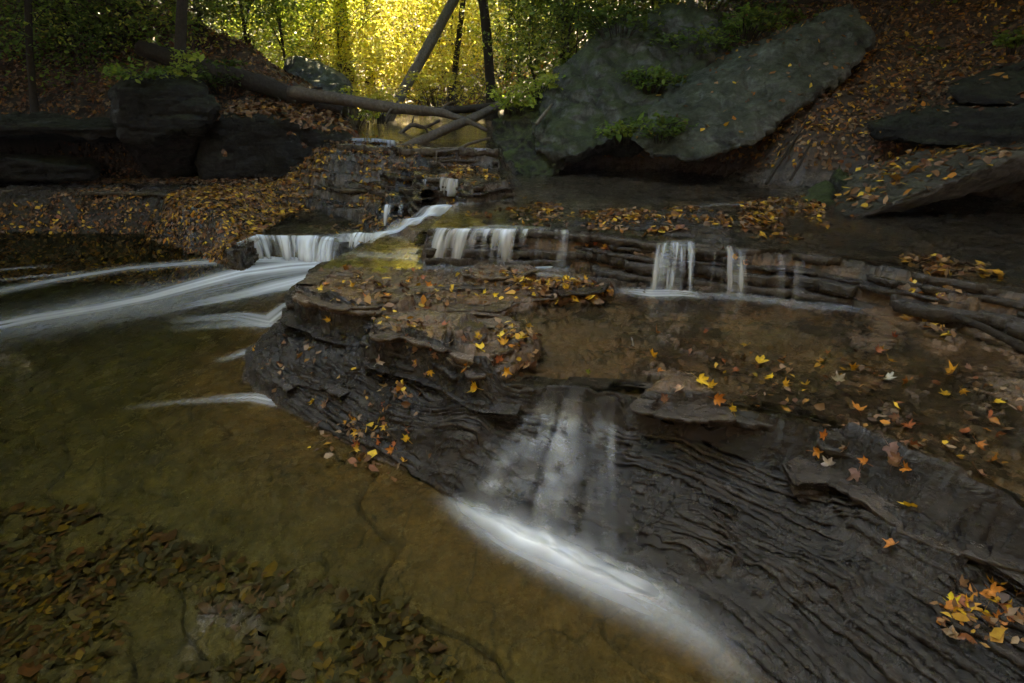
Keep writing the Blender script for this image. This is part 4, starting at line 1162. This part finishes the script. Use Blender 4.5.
GROUPS = [
 ('small bright leaf among the heap at the lower right corner', 'leaves heaped at the lower right', [(945 + RNG.uniform(0, 79), 596 + RNG.uniform(-16, 26)) for _ in range(26)], ['golden', 'orange', 'orange', 'russet', 'brown', 'yellow'], .075),
 ('small leaf scattered on the dark rock flank by the pool', 'leaves on the left rock flank', [(330 + 60 * t + RNG.normal() * 14, 400 + 40 * t + RNG.normal() * 12) for t in RNG.uniform(0, 1, 34)], ['golden', 'orange', 'brown', 'russet', 'brown'], .06),
 ('small leaf scattered over the wet top of the centre ledge', 'leaves on the centre ledge', [(RNG.uniform(320, 600), RNG.uniform(268, 300)) for _ in range(46)], ['golden', 'orange', 'brown', 'brown', 'tan', 'yellow', 'russet'], .065),
 ('small leaf lying on the front slabs of the centre ledge', 'leaves on the front slabs', [(RNG.uniform(385, 535), RNG.uniform(325, 378)) for _ in range(34)], ['golden', 'brown', 'brown', 'tan', 'russet', 'tan'], .065),
 ('small leaf lying on the wide brown right shelf', 'leaves on the right shelf', [(RNG.uniform(650, 1024), RNG.uniform(325, 420)) for _ in range(34)], ['golden', 'brown', 'russet', 'brown', 'tan'], .065),
 ('leaf in the clump hanging under the fan shaped trickle', 'leaves caught in the falls', [(726 + RNG.normal() * 9, 257 + RNG.normal() * 5) for _ in range(16)], ['russet', 'brown', 'orange', 'golden'], .07),
 ('leaf in the clump stuck on the ledge left of the twin fall', 'leaves caught on the ledge face', [(600 + RNG.normal() * 10, 250 + RNG.normal() * 6) for _ in range(16)], ['russet', 'brown', 'orange', 'golden'], .07),
 ('small leaf caught along the dark shale rim at right', 'leaves along the right rim', [(RNG.uniform(820, 1000), 440 + RNG.uniform(-14, 40)) for _ in range(18)], ['brown', 'russet', 'orange', 'brown'], .065),
]
for lb, gp, pts, cols, s in GROUPS:
    for (a, b) in pts: maple(a, b, cols[int(RNG.integers(len(cols)))], lb, s, gp)
# ------------------------------------------------------------------ trees
def bez(p0, p1, bend, n=14):
    p0 = np.array(p0, float); p1 = np.array(p1, float)
    t = np.linspace(0, 1, n)[:, None]
    return p0 * (1 - t) + p1 * t + np.array(bend)[None] * (4 * t * (1 - t))

GREEN = np.array([[.07, .12, .02], [.10, .16, .025], [.05, .085, .018], [.14, .20, .03]])
LIME = np.array([[.28, .36, .05], [.36, .42, .06], [.20, .30, .04], [.44, .44, .06]])
GOLD = np.array([[.58, .54, .08], [.62, .50, .07], [.48, .50, .07], [.66, .60, .12], [.40, .46, .06]])

def clump_leaves(centres, per, spread, size, pal, flat=.6):
    c = np.repeat(np.asarray(centres), per, axis=0)
    n = len(c)
    off = RNG.normal(size=(n, 3)) * np.array(spread)[None]
    pos = c + off
    nrm = np.tile(np.array([0, -.1, 1.0]), (n, 1))
    base = np.repeat(pal[RNG.integers(len(pal), size=len(centres))], per, axis=0)
    col = base * .6 + .4 * pick(pal, n)
    col = col * RNG.uniform(.75, 1.2, (n, 1))
    return pos, nrm, RNG.uniform(*size, n), col

def tree(label, base, topv, r0, pal, nclump=40, per=60, crown=(2, 2, 1.5), crown_c=None, size=(.06, .1), spread=(.28, .28, .12), bark='bark', bend=(0, 0, 0), name='tree', group=None, limbs=7, cat='tree', r1=None, low=.35):
    t = empty(name, base)
    b = np.array(base, float); p1 = np.array(topv, float)
    P = bez((0, 0, -.2), p1 - b, bend, 18)
    ra = np.linspace(r0, r1 if r1 is not None else r0 * .3, 18); ra[0] *= 1.5; ra[1] *= 1.2
    g = Geo(); g.tube(P, ra, 10, .12, seed=r0 * 50 + b[0])
    cc = np.array(crown_c if crown_c is not None else p1) - b
    cent = cc + RNG.normal(size=(nclump, 3)) * np.array(crown) * .55
    for i in range(limbs):
        k = int((low + (1 - low) * (i + .5) / limbs) * 17)
        e = cent[RNG.integers(nclump)]
        q = bez(P[k], e, (0, 0, .12 * np.linalg.norm(e - P[k])), 9)
        rr_ = np.linspace(ra[k] * .5, .006, 9)
        g.tube(q, rr_, 6, .1, seed=i)
        for m in range(3):
            j = int(RNG.integers(3, 8)); e2 = q[j] + RNG.normal(size=3) * np.array(crown) * .3
            g.tube(bez(q[j], e2, (0, 0, .05), 5), np.linspace(max(rr_[j] * .6, .006), .004, 5), 5)
            cent = np.vstack([cent, e2[None]])
    g.build('trunk', M[bark], t)
    if per:
        if group == GC: cent[:, 2] = np.maximum(cent[:, 2], 5.0 - b[2])
        pos, nrm, s, col = clump_leaves(cent, per, spread, size, pal)
        leaf_cloud('crown', pos, nrm, s, col, M['leaf'], .55, t)
    tag(t, label, cat, group)
    return t

def gz_at(x, y): return float(height(np.array([x], np.float32), np.array([y], np.float32))[0][0])
def Dg(px, y, py=100):
    """trunk foot: the column of a pixel at a depth, on the ground"""
    p = D(px, py, y); return (p[0], p[1], gz_at(p[0], p[1]) - .05)

GLEFT = 'trees on the left bank'; GFAR = 'sunlit trees at the head of the valley'; GR = 'trees behind the right boulders'; GC = 'tall trees added to shade the creek'
def at_px(px, y, pxt, pyt, yt, **k):
    b = Dg(px, y); return b, D(pxt, pyt, yt)
# left bank trunk in view
b, tp = at_px(176, 8.6, 183, -330, 8.8); b = D(174, 84, 8.6)
tree('dark slender tree on the mossy left block', b, tp, .075, GREEN, 30, 50, (1.8, 1.6, .9), crown_c=(tp[0] - .3, tp[1], tp[2] - .3), bend=(.06, 0, 0), group=GLEFT, r1=.05, low=.75)
b = Dg(28, 9.2); tp = D(60, -300, 9.5)
tree('dark leaning tree in the top left corner', b, tp, .05, GREEN, 30, 50, (1.8, 1.6, .9), crown_c=(tp[0], tp[1], tp[2] - .2), bend=(-.25, 0, 0), group=GLEFT, r1=.035, low=.75)
# green understory between the left slope and the glow
for i, (px, y, hh, pal, lb) in enumerate([
    (215, 11.0, 1.7, GREEN, 'green sapling behind the fallen log, nearest the slender tree'), (255, 11.8, 2.2, GREEN, 'dark green sapling above the middle of the fallen log'),
    (290, 13.5, 2.6, np.vstack([GREEN, LIME]), 'green sapling above the blue grey boulder'), (325, 15.0, 2.8, LIME, 'lime green sapling at the left of the golden glow'),
    (95, 10.2, 1.3, GREEN, 'sparse green sapling high on the left leaf slope'), (150, 10.6, 1.7, np.vstack([GREEN, LIME]), 'bright green sapling behind the slender tree'),
    (235, 14.0, 3.4, GREEN, 'tall green sapling on the upper left slope')]):
    b = Dg(px, y); tp = (b[0] + RNG.uniform(-.3, .3), b[1] - .2, b[2] + hh * 1.25)
    tree(lb, b, tp, .035, np.clip(pal * 1.7, 0, .6), 60, 80, (1.5, 1.2, 1.3), crown_c=(b[0], b[1], b[2] + hh * .75), size=(.045, .08), group='saplings on the left slope', name='sapling', cat='sapling', limbs=9, low=.2)
# trunks in the golden glow
def trunk_tree(label, px0, y0, px1, py1, y1, r0, bark, pal, group, cl=30, **k):
    b = Dg(px0, y0); d_ = D(px1, py1, y1)
    v = (np.array(d_) - np.array(b)); tp = np.array(b) + v * (4.2 if y0 > 14 else 3.0)
    tree(label, b, tuple(tp), r0, pal, cl, 46, (2.4, 2.0, 1.6), crown_c=tuple(tp), size=(.10, .17), spread=(.4, .4, .2), bark=bark, group=group, low=.8, r1=r0 * .6, **k)
trunk_tree('pale leaning tree crossing the golden glow', 375, 12.5, 446, 0, 13.5, .115, 'bark_light', LIME, GFAR, bend=(.12, 0, .05))
trunk_tree('dark crooked tree right of the golden glow', 492, 12.8, 474, 0, 13.0, .11, 'bark', LIME, GFAR, bend=(.22, 0, 0))
trunk_tree('thin straight tree in the middle of the glow', 447, 14.5, 462, 0, 15, .07, 'bark', GOLD, GFAR)
trunk_tree('thin pale tree far left in the glow', 398, 20, 400, 0, 20, .10, 'bark_light', GOLD, GFAR)
trunk_tree('thin far tree between leaning and crooked trunks', 424, 22, 426, 0, 22, .09, 'bark_light', GOLD, GFAR)
trunk_tree('thin far tree at the left of the leaning trunk', 370, 18, 366, 0, 18, .09, 'bark', LIME, GFAR)
trunk_tree('thin far tree close to the crooked trunk', 507, 17, 512, 0, 17, .09, 'bark', LIME, GFAR)
trunk_tree('grey trunk rising behind the huge boulder', 664, 11.5, 660, 0, 11.6, .16, 'bark', GREEN, GR)
trunk_tree('slim trunk rising left of the huge boulder crown', 560, 13, 566, 0, 13, .08, 'bark', GREEN, GR)
for i_, (px, y, dx, r_) in enumerate([(334, 17, 6, .05), (352, 21, -4, .06), (386, 25, 3, .08), (411, 28, -2, .08), (437, 19, 5, .045), (455, 24, -3, .07), (470, 29, 2, .08), (522, 22, 6, .07), (538, 16, -5, .05), (287, 19, 5, .06), (250, 16, -4, .05)]):
    trunk_tree(['slim straight tree standing left in the glow', 'slim tree beside the lime saplings', 'slim far tree behind the leaning trunk', 'faint far tree at the heart of the glow', 'thin young tree right of the leaning trunk', 'far slim tree left of the crooked trunk', 'faint far tree touching the crooked trunk', 'slim tree right of the glow', 'young tree leaning over the mossy rock', 'slim tree above the blue grey boulder', 'slim tree on the upper left slope'][i_], px, y, px + dx, 0, y, r_, 'bark_light' if i_ % 2 else 'bark', GOLD, GFAR, 14)
# glowing understory
far_spots = [(352, 14.5, 2.2, GOLD, 'golden bush left of the leaning trunk foot'), (378, 17, 2.8, GOLD, 'golden sapling behind the leaning trunk'),
             (412, 15.5, 1.7, GOLD, 'low golden bush right of the leaning trunk foot'), (432, 19, 3.2, GOLD, 'golden sapling in the centre of the glow'),
             (462, 17.5, 2.6, GOLD, 'golden sapling left of the crooked trunk'), (340, 18, 3.6, LIME, 'lime sapling left of the glow'),
             (300, 20, 4.6, LIME, 'tall lime sapling far behind the left slope'), (400, 24, 4.4, GOLD, 'tall golden sapling far back in the glow'),
             (450, 26, 5.0, GOLD, 'tallest golden sapling far back in the glow'), (500, 20, 3.6, LIME, 'lime sapling right of the glow'),
             (355, 26, 5.2, GOLD, 'far golden sapling above the lime one'), (520, 15, 2.8, np.vstack([LIME, GREEN]), 'green gold sapling behind the crooked trunk'),
             (545, 13, 2.4, np.vstack([LIME, GREEN]), 'light green sapling left of the huge boulder'), (575, 14, 3.2, GREEN, 'green sapling just behind the huge boulder'),
             (615, 13.5, 3.4, GREEN, 'dark green sapling above the huge boulder'), (540, 19, 4.4, LIME, 'tall lime sapling far behind the huge boulder'),
             (250, 24, 6.0, GREEN, 'tall green tree far up the left slope'), (600, 20, 5.5, GREEN, 'tall green tree far up the right slope'),
             (700, 13, 3.0, GREEN, 'dark green sapling above the grey slab'), (585, 10.6, 1.9, np.vstack([LIME, GREEN]), 'leafy sapling leaning over the huge boulder top'), (640, 11, 2.2, GREEN, 'shadowed sapling behind the huge boulder top'), (700, 10.6, 2.4, GREEN, 'green sapling behind the notch of the grey slab'), (300, 16.5, 3.4, LIME, 'leafy lime sapling above the far white cascade'), (265, 17, 4.2, np.vstack([LIME, GREEN]), 'wide green sapling left of the lime ones'), (180, 19, 5.5, GREEN, 'tall dark tree behind the left slope'), (475, 30, 6.0, GOLD, 'broad golden tree closing the valley'),
             (420, 33, 6.5, GOLD, 'broad golden tree at the far valley end'), (545, 30, 7, LIME, 'broad lime tree at the far right of the valley end'), (310, 32, 7, LIME, 'broad lime tree at the far left of the valley end')]
for px, y, hh, pal, lb in far_spots:
    b = Dg(px, y); sc_ = max(1.0, y / 15)
    tree(lb, b, (b[0], b[1], b[2] + hh * 1.1), .03 * sc_, pal, int(50 + 12 * sc_), 84, (1.25 * sc_, 1.1 * sc_, hh * .62), crown_c=(b[0], b[1] - .2, b[2] + hh * .6), size=(.045 * sc_, .085 * sc_),
         spread=(.30 * sc_, .30 * sc_, .12 * sc_), group='saplings round the golden glow', bend=(RNG.normal() * .25 * sc_, 0, 0), name='sapling', cat='sapling', limbs=8, low=.15)
# tall trees added with crowns over the gorge to block sun and sky
SHADE_CROWNS = [(8.2, 10.8, (0.9, 11.6, 9.0), (1.6, 1.2, 1.0), 90), (8.8, 9.2, (3.6, 10.2, 8.2), (1.6, 1.4, 1.2), 90), (9, 5.5, (2.6, 5.2, 8.6), (1.0, 1.6, .8), 80), (-10, 6, (-4.6, 5.6, 8.4), (1.0, 1.6, .8), 80), (4, -6, (.4, -1.6, 7.4), (2.6, 1.2, .8), 90), (-9.8, 10, (-2.4, 10.6, 11.5), (2.6, 1.3, 1.2), 110), (8.6, 12, (1.6, 10.6, 11.5), (2.6, 1.3, 1.2), 110), (8, 3.5, (3.9, 3.4, 6.8), (1.6, 2.4, 1.2), 110), (7.8, 8, (3.6, 7.6, 7.2), (1.8, 1.8, 1.2), 100), (-9.5, 4.5, (-5.6, 3.2, 6.8), (1.5, 2.4, 1.2), 100), (-13, 18, (-11.0, 17, 8.6), (2.2, 1.6, 2.2), 110), (-12, 10.5, (-8.6, 9.8, 5.8), (1.8, 1.6, 1.2), 90), (-15, 17, (-12.5, 17.5, 9), (2.4, 1.8, 2.4), 110), (6.5, 19, (5.4, 18.5, 9.5), (2.4, 1.6, 2.2), 110), (9, 18, (6.8, 17, 9), (2.6, 1.8, 2.4), 110), (-4.5, 17, (-3.0, 12.4, 9.8), (2.4, 1.8, 2.0), 120), (-14, 13, (-11, 12.6, 7.4), (3.4, 2.6, 3.0), 150), (-16, 8, (-13.5, 8.5, 7), (2.6, 3.4, 3.0), 130), (-9.5, 12.5, (-6.2, 12.6, 7.6), (3.2, 2.2, 2.8), 150), (-9, 15.5, (-2.6, 13.8, 7.8), (3.2, 2.0, 2.6), 150), (3.6, 15, (1.2, 13.4, 7.6), (3.2, 2.0, 2.6), 150), (7.5, 13.5, (5.2, 12.6, 7.2), (3.2, 2.4, 3.0), 150),
          (9.5, 10, (8.6, 9.5, 6.5), (3.0, 3.0, 3.0), 120), (7.5, 5.5, (5.6, 6.0, 6.2), (2.6, 3.0, 1.8), 130), (6.5, 1.5, (4.9, 1.6, 5.8), (2.2, 2.6, 1.8), 110), (-11, 8, (-8.6, 8.2, 6.5), (3.0, 3.0, 2.4), 130),
          (-9, 3, (-7.6, 2.6, 6.5), (2.6, 3.0, 2.2), 100), (-6, -3.4, (-4.0, -3.2, 7.5), (3.4, 1.8, 2.0), 130), (5.5, -3.4, (2.8, -3.2, 7.5), (3.4, 1.8, 2.0), 130), (1.5, 16.5, (-0.6, 14.2, 10.5), (4.5, 1.8, 2.2), 130)]
for x, y, cc, cr, nc in SHADE_CROWNS:
    z0 = gz_at(x, y)
    tree('tall tree with its crown added over the gorge for shade', (x, y, z0), cc, .2, np.vstack([GREEN, LIME]), nc, 60, cr, crown_c=cc, size=(.20, .34),
         spread=(.6, .6, .3), group=GC, limbs=9, low=.6, bend=(0, 0, 1.0))

# ------------------------------------------------------------------ fallen logs and sticks
def log(label, pts, rad, mat='log', name='fallen_log', group='fallen logs over the stream', stubs=(), cat='log', seg=12):
    P = np.array(pts, float); c = P[0].copy()
    t = empty(name, tuple(c))
    s = np.linspace(0, len(P) - 1, 9 * (len(P) - 1) + 1)
    Q = np.stack([np.interp(s, np.arange(len(P)), P[:, i]) for i in range(3)], 1)
    for _ in range(6): Q[1:-1] = .5 * Q[1:-1] + .25 * (Q[:-2] + Q[2:])
    g = Geo(); g.tube(Q - c, np.interp(s, np.linspace(0, len(P) - 1, len(rad)), rad), seg, .16, seed=P[0][0])
    g.build('trunk', M[mat], t)
    for a, b, r in stubs:
        g2 = Geo(); g2.tube(bez(np.array(a) - c, np.array(b) - c, (0, 0, .04), 7), np.linspace(r, r * .4, 7), 7, .15)
        g2.build('branch', M[mat], t)
    return tag(t, label, cat, group)
log('thick dark fallen log sloping down from the left bank', [D(140,48,9.7), D(200,68,9.6), D(262,84,9.5), D(310,103,9.4), D(345,112,9.3)], [.12, .14, .14, .12, .09], 'bark',
    stubs=[(D(300,98,9.4), D(322,88,9.0), .03), (D(268,86,9.5), D(282,104,9.3), .025)])
log('long grey fallen log bridging the stream', [D(290,92,9.2), D(340,99,9.0), D(390,108,8.9), D(440,112,8.8), D(468,121,8.6), D(488,131,8.5)], [.09, .085, .08, .06, .04, .022],
    stubs=[(D(440,112,8.8), D(455,102,9.2), .025), (D(395,108,8.9), D(385,120,8.7), .02)])
log('pale fallen log slanting from the stream to the right bank', [D(372,162,7.4), D(400,150,7.8), D(440,132,8.3), D(478,116,8.8), D(506,102,9.3)], [.05, .06, .065, .065, .06],
    stubs=[(D(430,138,8.2), D(422,126,8.0), .02), (D(395,152,7.7), D(350,157,7.4), .045)])
log('dark short log behind the slanting pale log', [D(425,112,9.8), D(455,110,9.6), D(498,106,9.4)], [.06, .06, .05], 'bark')
log('bare branched limb resting across the far dark fall', [D(436,152,7.1), D(458,150,7.1), D(468,144,7.2), D(490,138,7.4)], [.014, .018, .02, .016], name='dead_branch', group='dead branches', cat='branch',
    stubs=[(D(437,152,7.1), D(436,166,7.0), .012), (D(437,164,7.0), D(446,171,6.9), .012), (D(456,151,7.1), D(496,152,7.3), .009)], seg=7)
log('tangle branch lying below the golden bushes', [D(398,135,9.6), D(412,124,9.8), D(425,128,10), D(440,120,10.2)], [.03, .035, .03, .02], name='dead_branch', group='dead branches', cat='branch',
    stubs=[(D(412,124,9.8), D(418,110,10), .014), (D(425,128,10), D(436,134,9.8), .014)], seg=7)
log('dark stick lying on the shadowed right shelf edge', [D(956,316,2.75), D(985,328,2.6), D(1024,348,2.45), D(1080,372,2.3)], [.016, .02, .022, .022], 'bark', name='dead_branch', group='dead branches', cat='branch', seg=8)
log('thin leaning stick beside the grey slab', [D(766,184,6.4), D(776,168,6.5), D(790,148,6.7), D(808,118,6.9)], [.02, .018, .014, .01], 'bark', name='dead_branch', group='dead branches', cat='branch', seg=7)
log('second thin stick propped lower beside the grey slab', [D(790,180,6.2), D(800,164,6.3), D(812,140,6.5)], [.014, .014, .01], 'bark', name='dead_branch', group='dead branches', cat='branch', seg=7)
log('pale split stick lodged on the mossy stepped rock', [D(536,124,7.6), D(545,113,7.8), D(552,104,8.0)], [.02, .025, .012], 'bark_light', name='dead_branch', group='dead branches', cat='branch', seg=7)

# ------------------------------------------------------------------ low plants
def plant(label, base, r, n, pal, size=(.05, .09), h=.25, name='leafy_plant', group='low plants on the rocks', cat='plant'):
    t = empty(name, base)
    g = Geo(); cent = []
    for i in range(n):
        a = RNG.uniform(0, 6.28); q = r * math.sqrt(RNG.uniform(.05, 1)); e = np.array([q * math.cos(a), q * math.sin(a), h * RNG.uniform(.3, 1.0)])
        g.tube(bez((e[0] * .4, e[1] * .4, -.03), e, (0, 0, .06), 5), np.linspace(.006, .003, 5), 5); cent.append(e)
    g.build('stem', M['bark'], t)
    pos, nrm, s, col = clump_leaves(cent, 16, (.07, .07, .03), size, pal)
    leaf_cloud('foliage', pos, nrm, s, col, M['leaf'], .4, t)
    return tag(t, label, cat, group)
FERN = np.array([[.13, .22, .03], [.18, .28, .04], [.09, .15, .025], [.28, .32, .04]])
for lb, px, py, y, r, n, pal, h in [
    ('bright green plants crowning the left dark block', 150, 80, 8.1, .5, 22, FERN, .16),
    ('small bright sprig at the slender tree foot', 186, 74, 8.4, .16, 8, LIME, .25),
    ('leafy green plant in the gap behind the left block', 222, 92, 9.3, .45, 26, GREEN, .4),
    ('yellow green fronds at the mossy rock left end', 512, 112, 8.3, .32, 24, LIME, .25),
    ('yellow green fronds higher on the mossy rock', 535, 98, 8.5, .35, 24, LIME, .28),
    ('dark green plants growing on the huge boulder crown', 620, 40, 9.0, .6, 34, GREEN, .35),
    ('green plants filling the notch above the grey slab', 690, 60, 8.7, .55, 40, np.vstack([GREEN, FERN]), .35),
    ('bright yellow green bush on top of the grey slab', 745, 38, 8.6, .45, 36, np.vstack([FERN, GREEN]), .35),
    ('green ferny patch on the slab top ridge', 650, 92, 8.0, .35, 26, np.vstack([FERN, GREEN]), .25),
    ('small green plant under the slab lower lip', 625, 142, 7.2, .25, 18, FERN, .2),
    ('leafy plants hanging by the dark hollow', 660, 140, 6.9, .3, 20, GREEN, .22),
    ('grassy tuft on the upper right leaf slope', 930, 18, 9.5, .4, 22, FERN, .25),
    ('green tuft at the right frame edge', 1015, 52, 7.2, .22, 14, FERN, .2),
    ('small green tuft on the low buried boulder', 915, 66, 8.5, .3, 16, GREEN, .2),
    ('dark green plants along the left slope', 80, 40, 10.5, .7, 30, GREEN, .3),
    ('bright plant under the left end of the bridging log', 350, 126, 10.5, .5, 30, LIME, .5),
    ('yellow green bush left of the far white cascade', 375, 122, 11.5, .6, 40, GOLD, .6),
    ('golden bush behind the log crossing', 440, 108, 12, .7, 40, GOLD, .6),
]:
    plant(lb, D(px, py, y), r, n, pal, h=h)

# ------------------------------------------------------------------ camera, light, world
cam = bpy.data.cameras.new('camera'); co_ = bpy.data.objects.new('camera', cam); COL.objects.link(co_)
cam.sensor_width = 36; cam.lens = 36 * FPX / 1024; cam.clip_start = .05; cam.clip_end = 500
co_.location = (0, 0, CH); co_.rotation_euler = (math.pi / 2 - PITCH, 0, 0)
sc.camera = co_

AZ, EL = R(-12), R(47)
S = Vector((math.sin(AZ) * math.cos(EL), math.cos(AZ) * math.cos(EL), math.sin(EL)))
sun = bpy.data.lights.new('sun', 'SUN'); so = bpy.data.objects.new('sun', sun); COL.objects.link(so)
sun.energy = 5; sun.angle = R(.5); sun.color = (1, .86, .62)
so.rotation_euler = (-S).to_track_quat('-Z', 'Y').to_euler(); so.location = S * 40
# the damp air of the gorge
bm = bmesh.new(); bmesh.ops.create_cube(bm, size=1); me = bpy.data.meshes.new('haze'); bm.to_mesh(me); bm.free()
hz_ = new_obj('haze', me); hz_.scale = (150, 150, 40); hz_.location = (0, 0, 18.4); tag(hz_, kind='stuff')
hm = bpy.data.materials.new('damp_air'); hm.use_nodes = True; hm.node_tree.nodes.clear()
ho = hm.node_tree.nodes.new('ShaderNodeOutputMaterial'); hv = hm.node_tree.nodes.new('ShaderNodeVolumePrincipled')
hv.inputs['Color'].default_value = (.95, .92, .82, 1); hv.inputs['Density'].default_value = .0016; hv.inputs['Anisotropy'].default_value = .35
hm.node_tree.links.new(hv.outputs[0], ho.inputs['Volume']); me.materials.append(hm)
w = bpy.data.worlds.new('World'); sc.world = w; w.use_nodes = True
nt_ = w.node_tree; bg = nt_.nodes['Background']
sky = nt_.nodes.new('ShaderNodeTexSky'); sky.sky_type = 'NISHITA'; sky.sun_disc = False
sky.sun_elevation = EL; sky.sun_rotation = AZ
nt_.links.new(sky.outputs[0], bg.inputs[0]); bg.inputs[1].default_value = .12
sc.view_settings.view_transform = 'Standard'; sc.view_settings.look = 'None'; sc.view_settings.exposure = 4.65; sc.view_settings.gamma = 1
sc.view_settings.use_white_balance = True; sc.view_settings.white_balance_temperature = 7900; sc.view_settings.white_balance_tint = 8
sc.render.engine = 'CYCLES'
sc.cycles.max_bounces = 8; sc.cycles.transparent_max_bounces = 24
sc.cycles.use_denoising = True
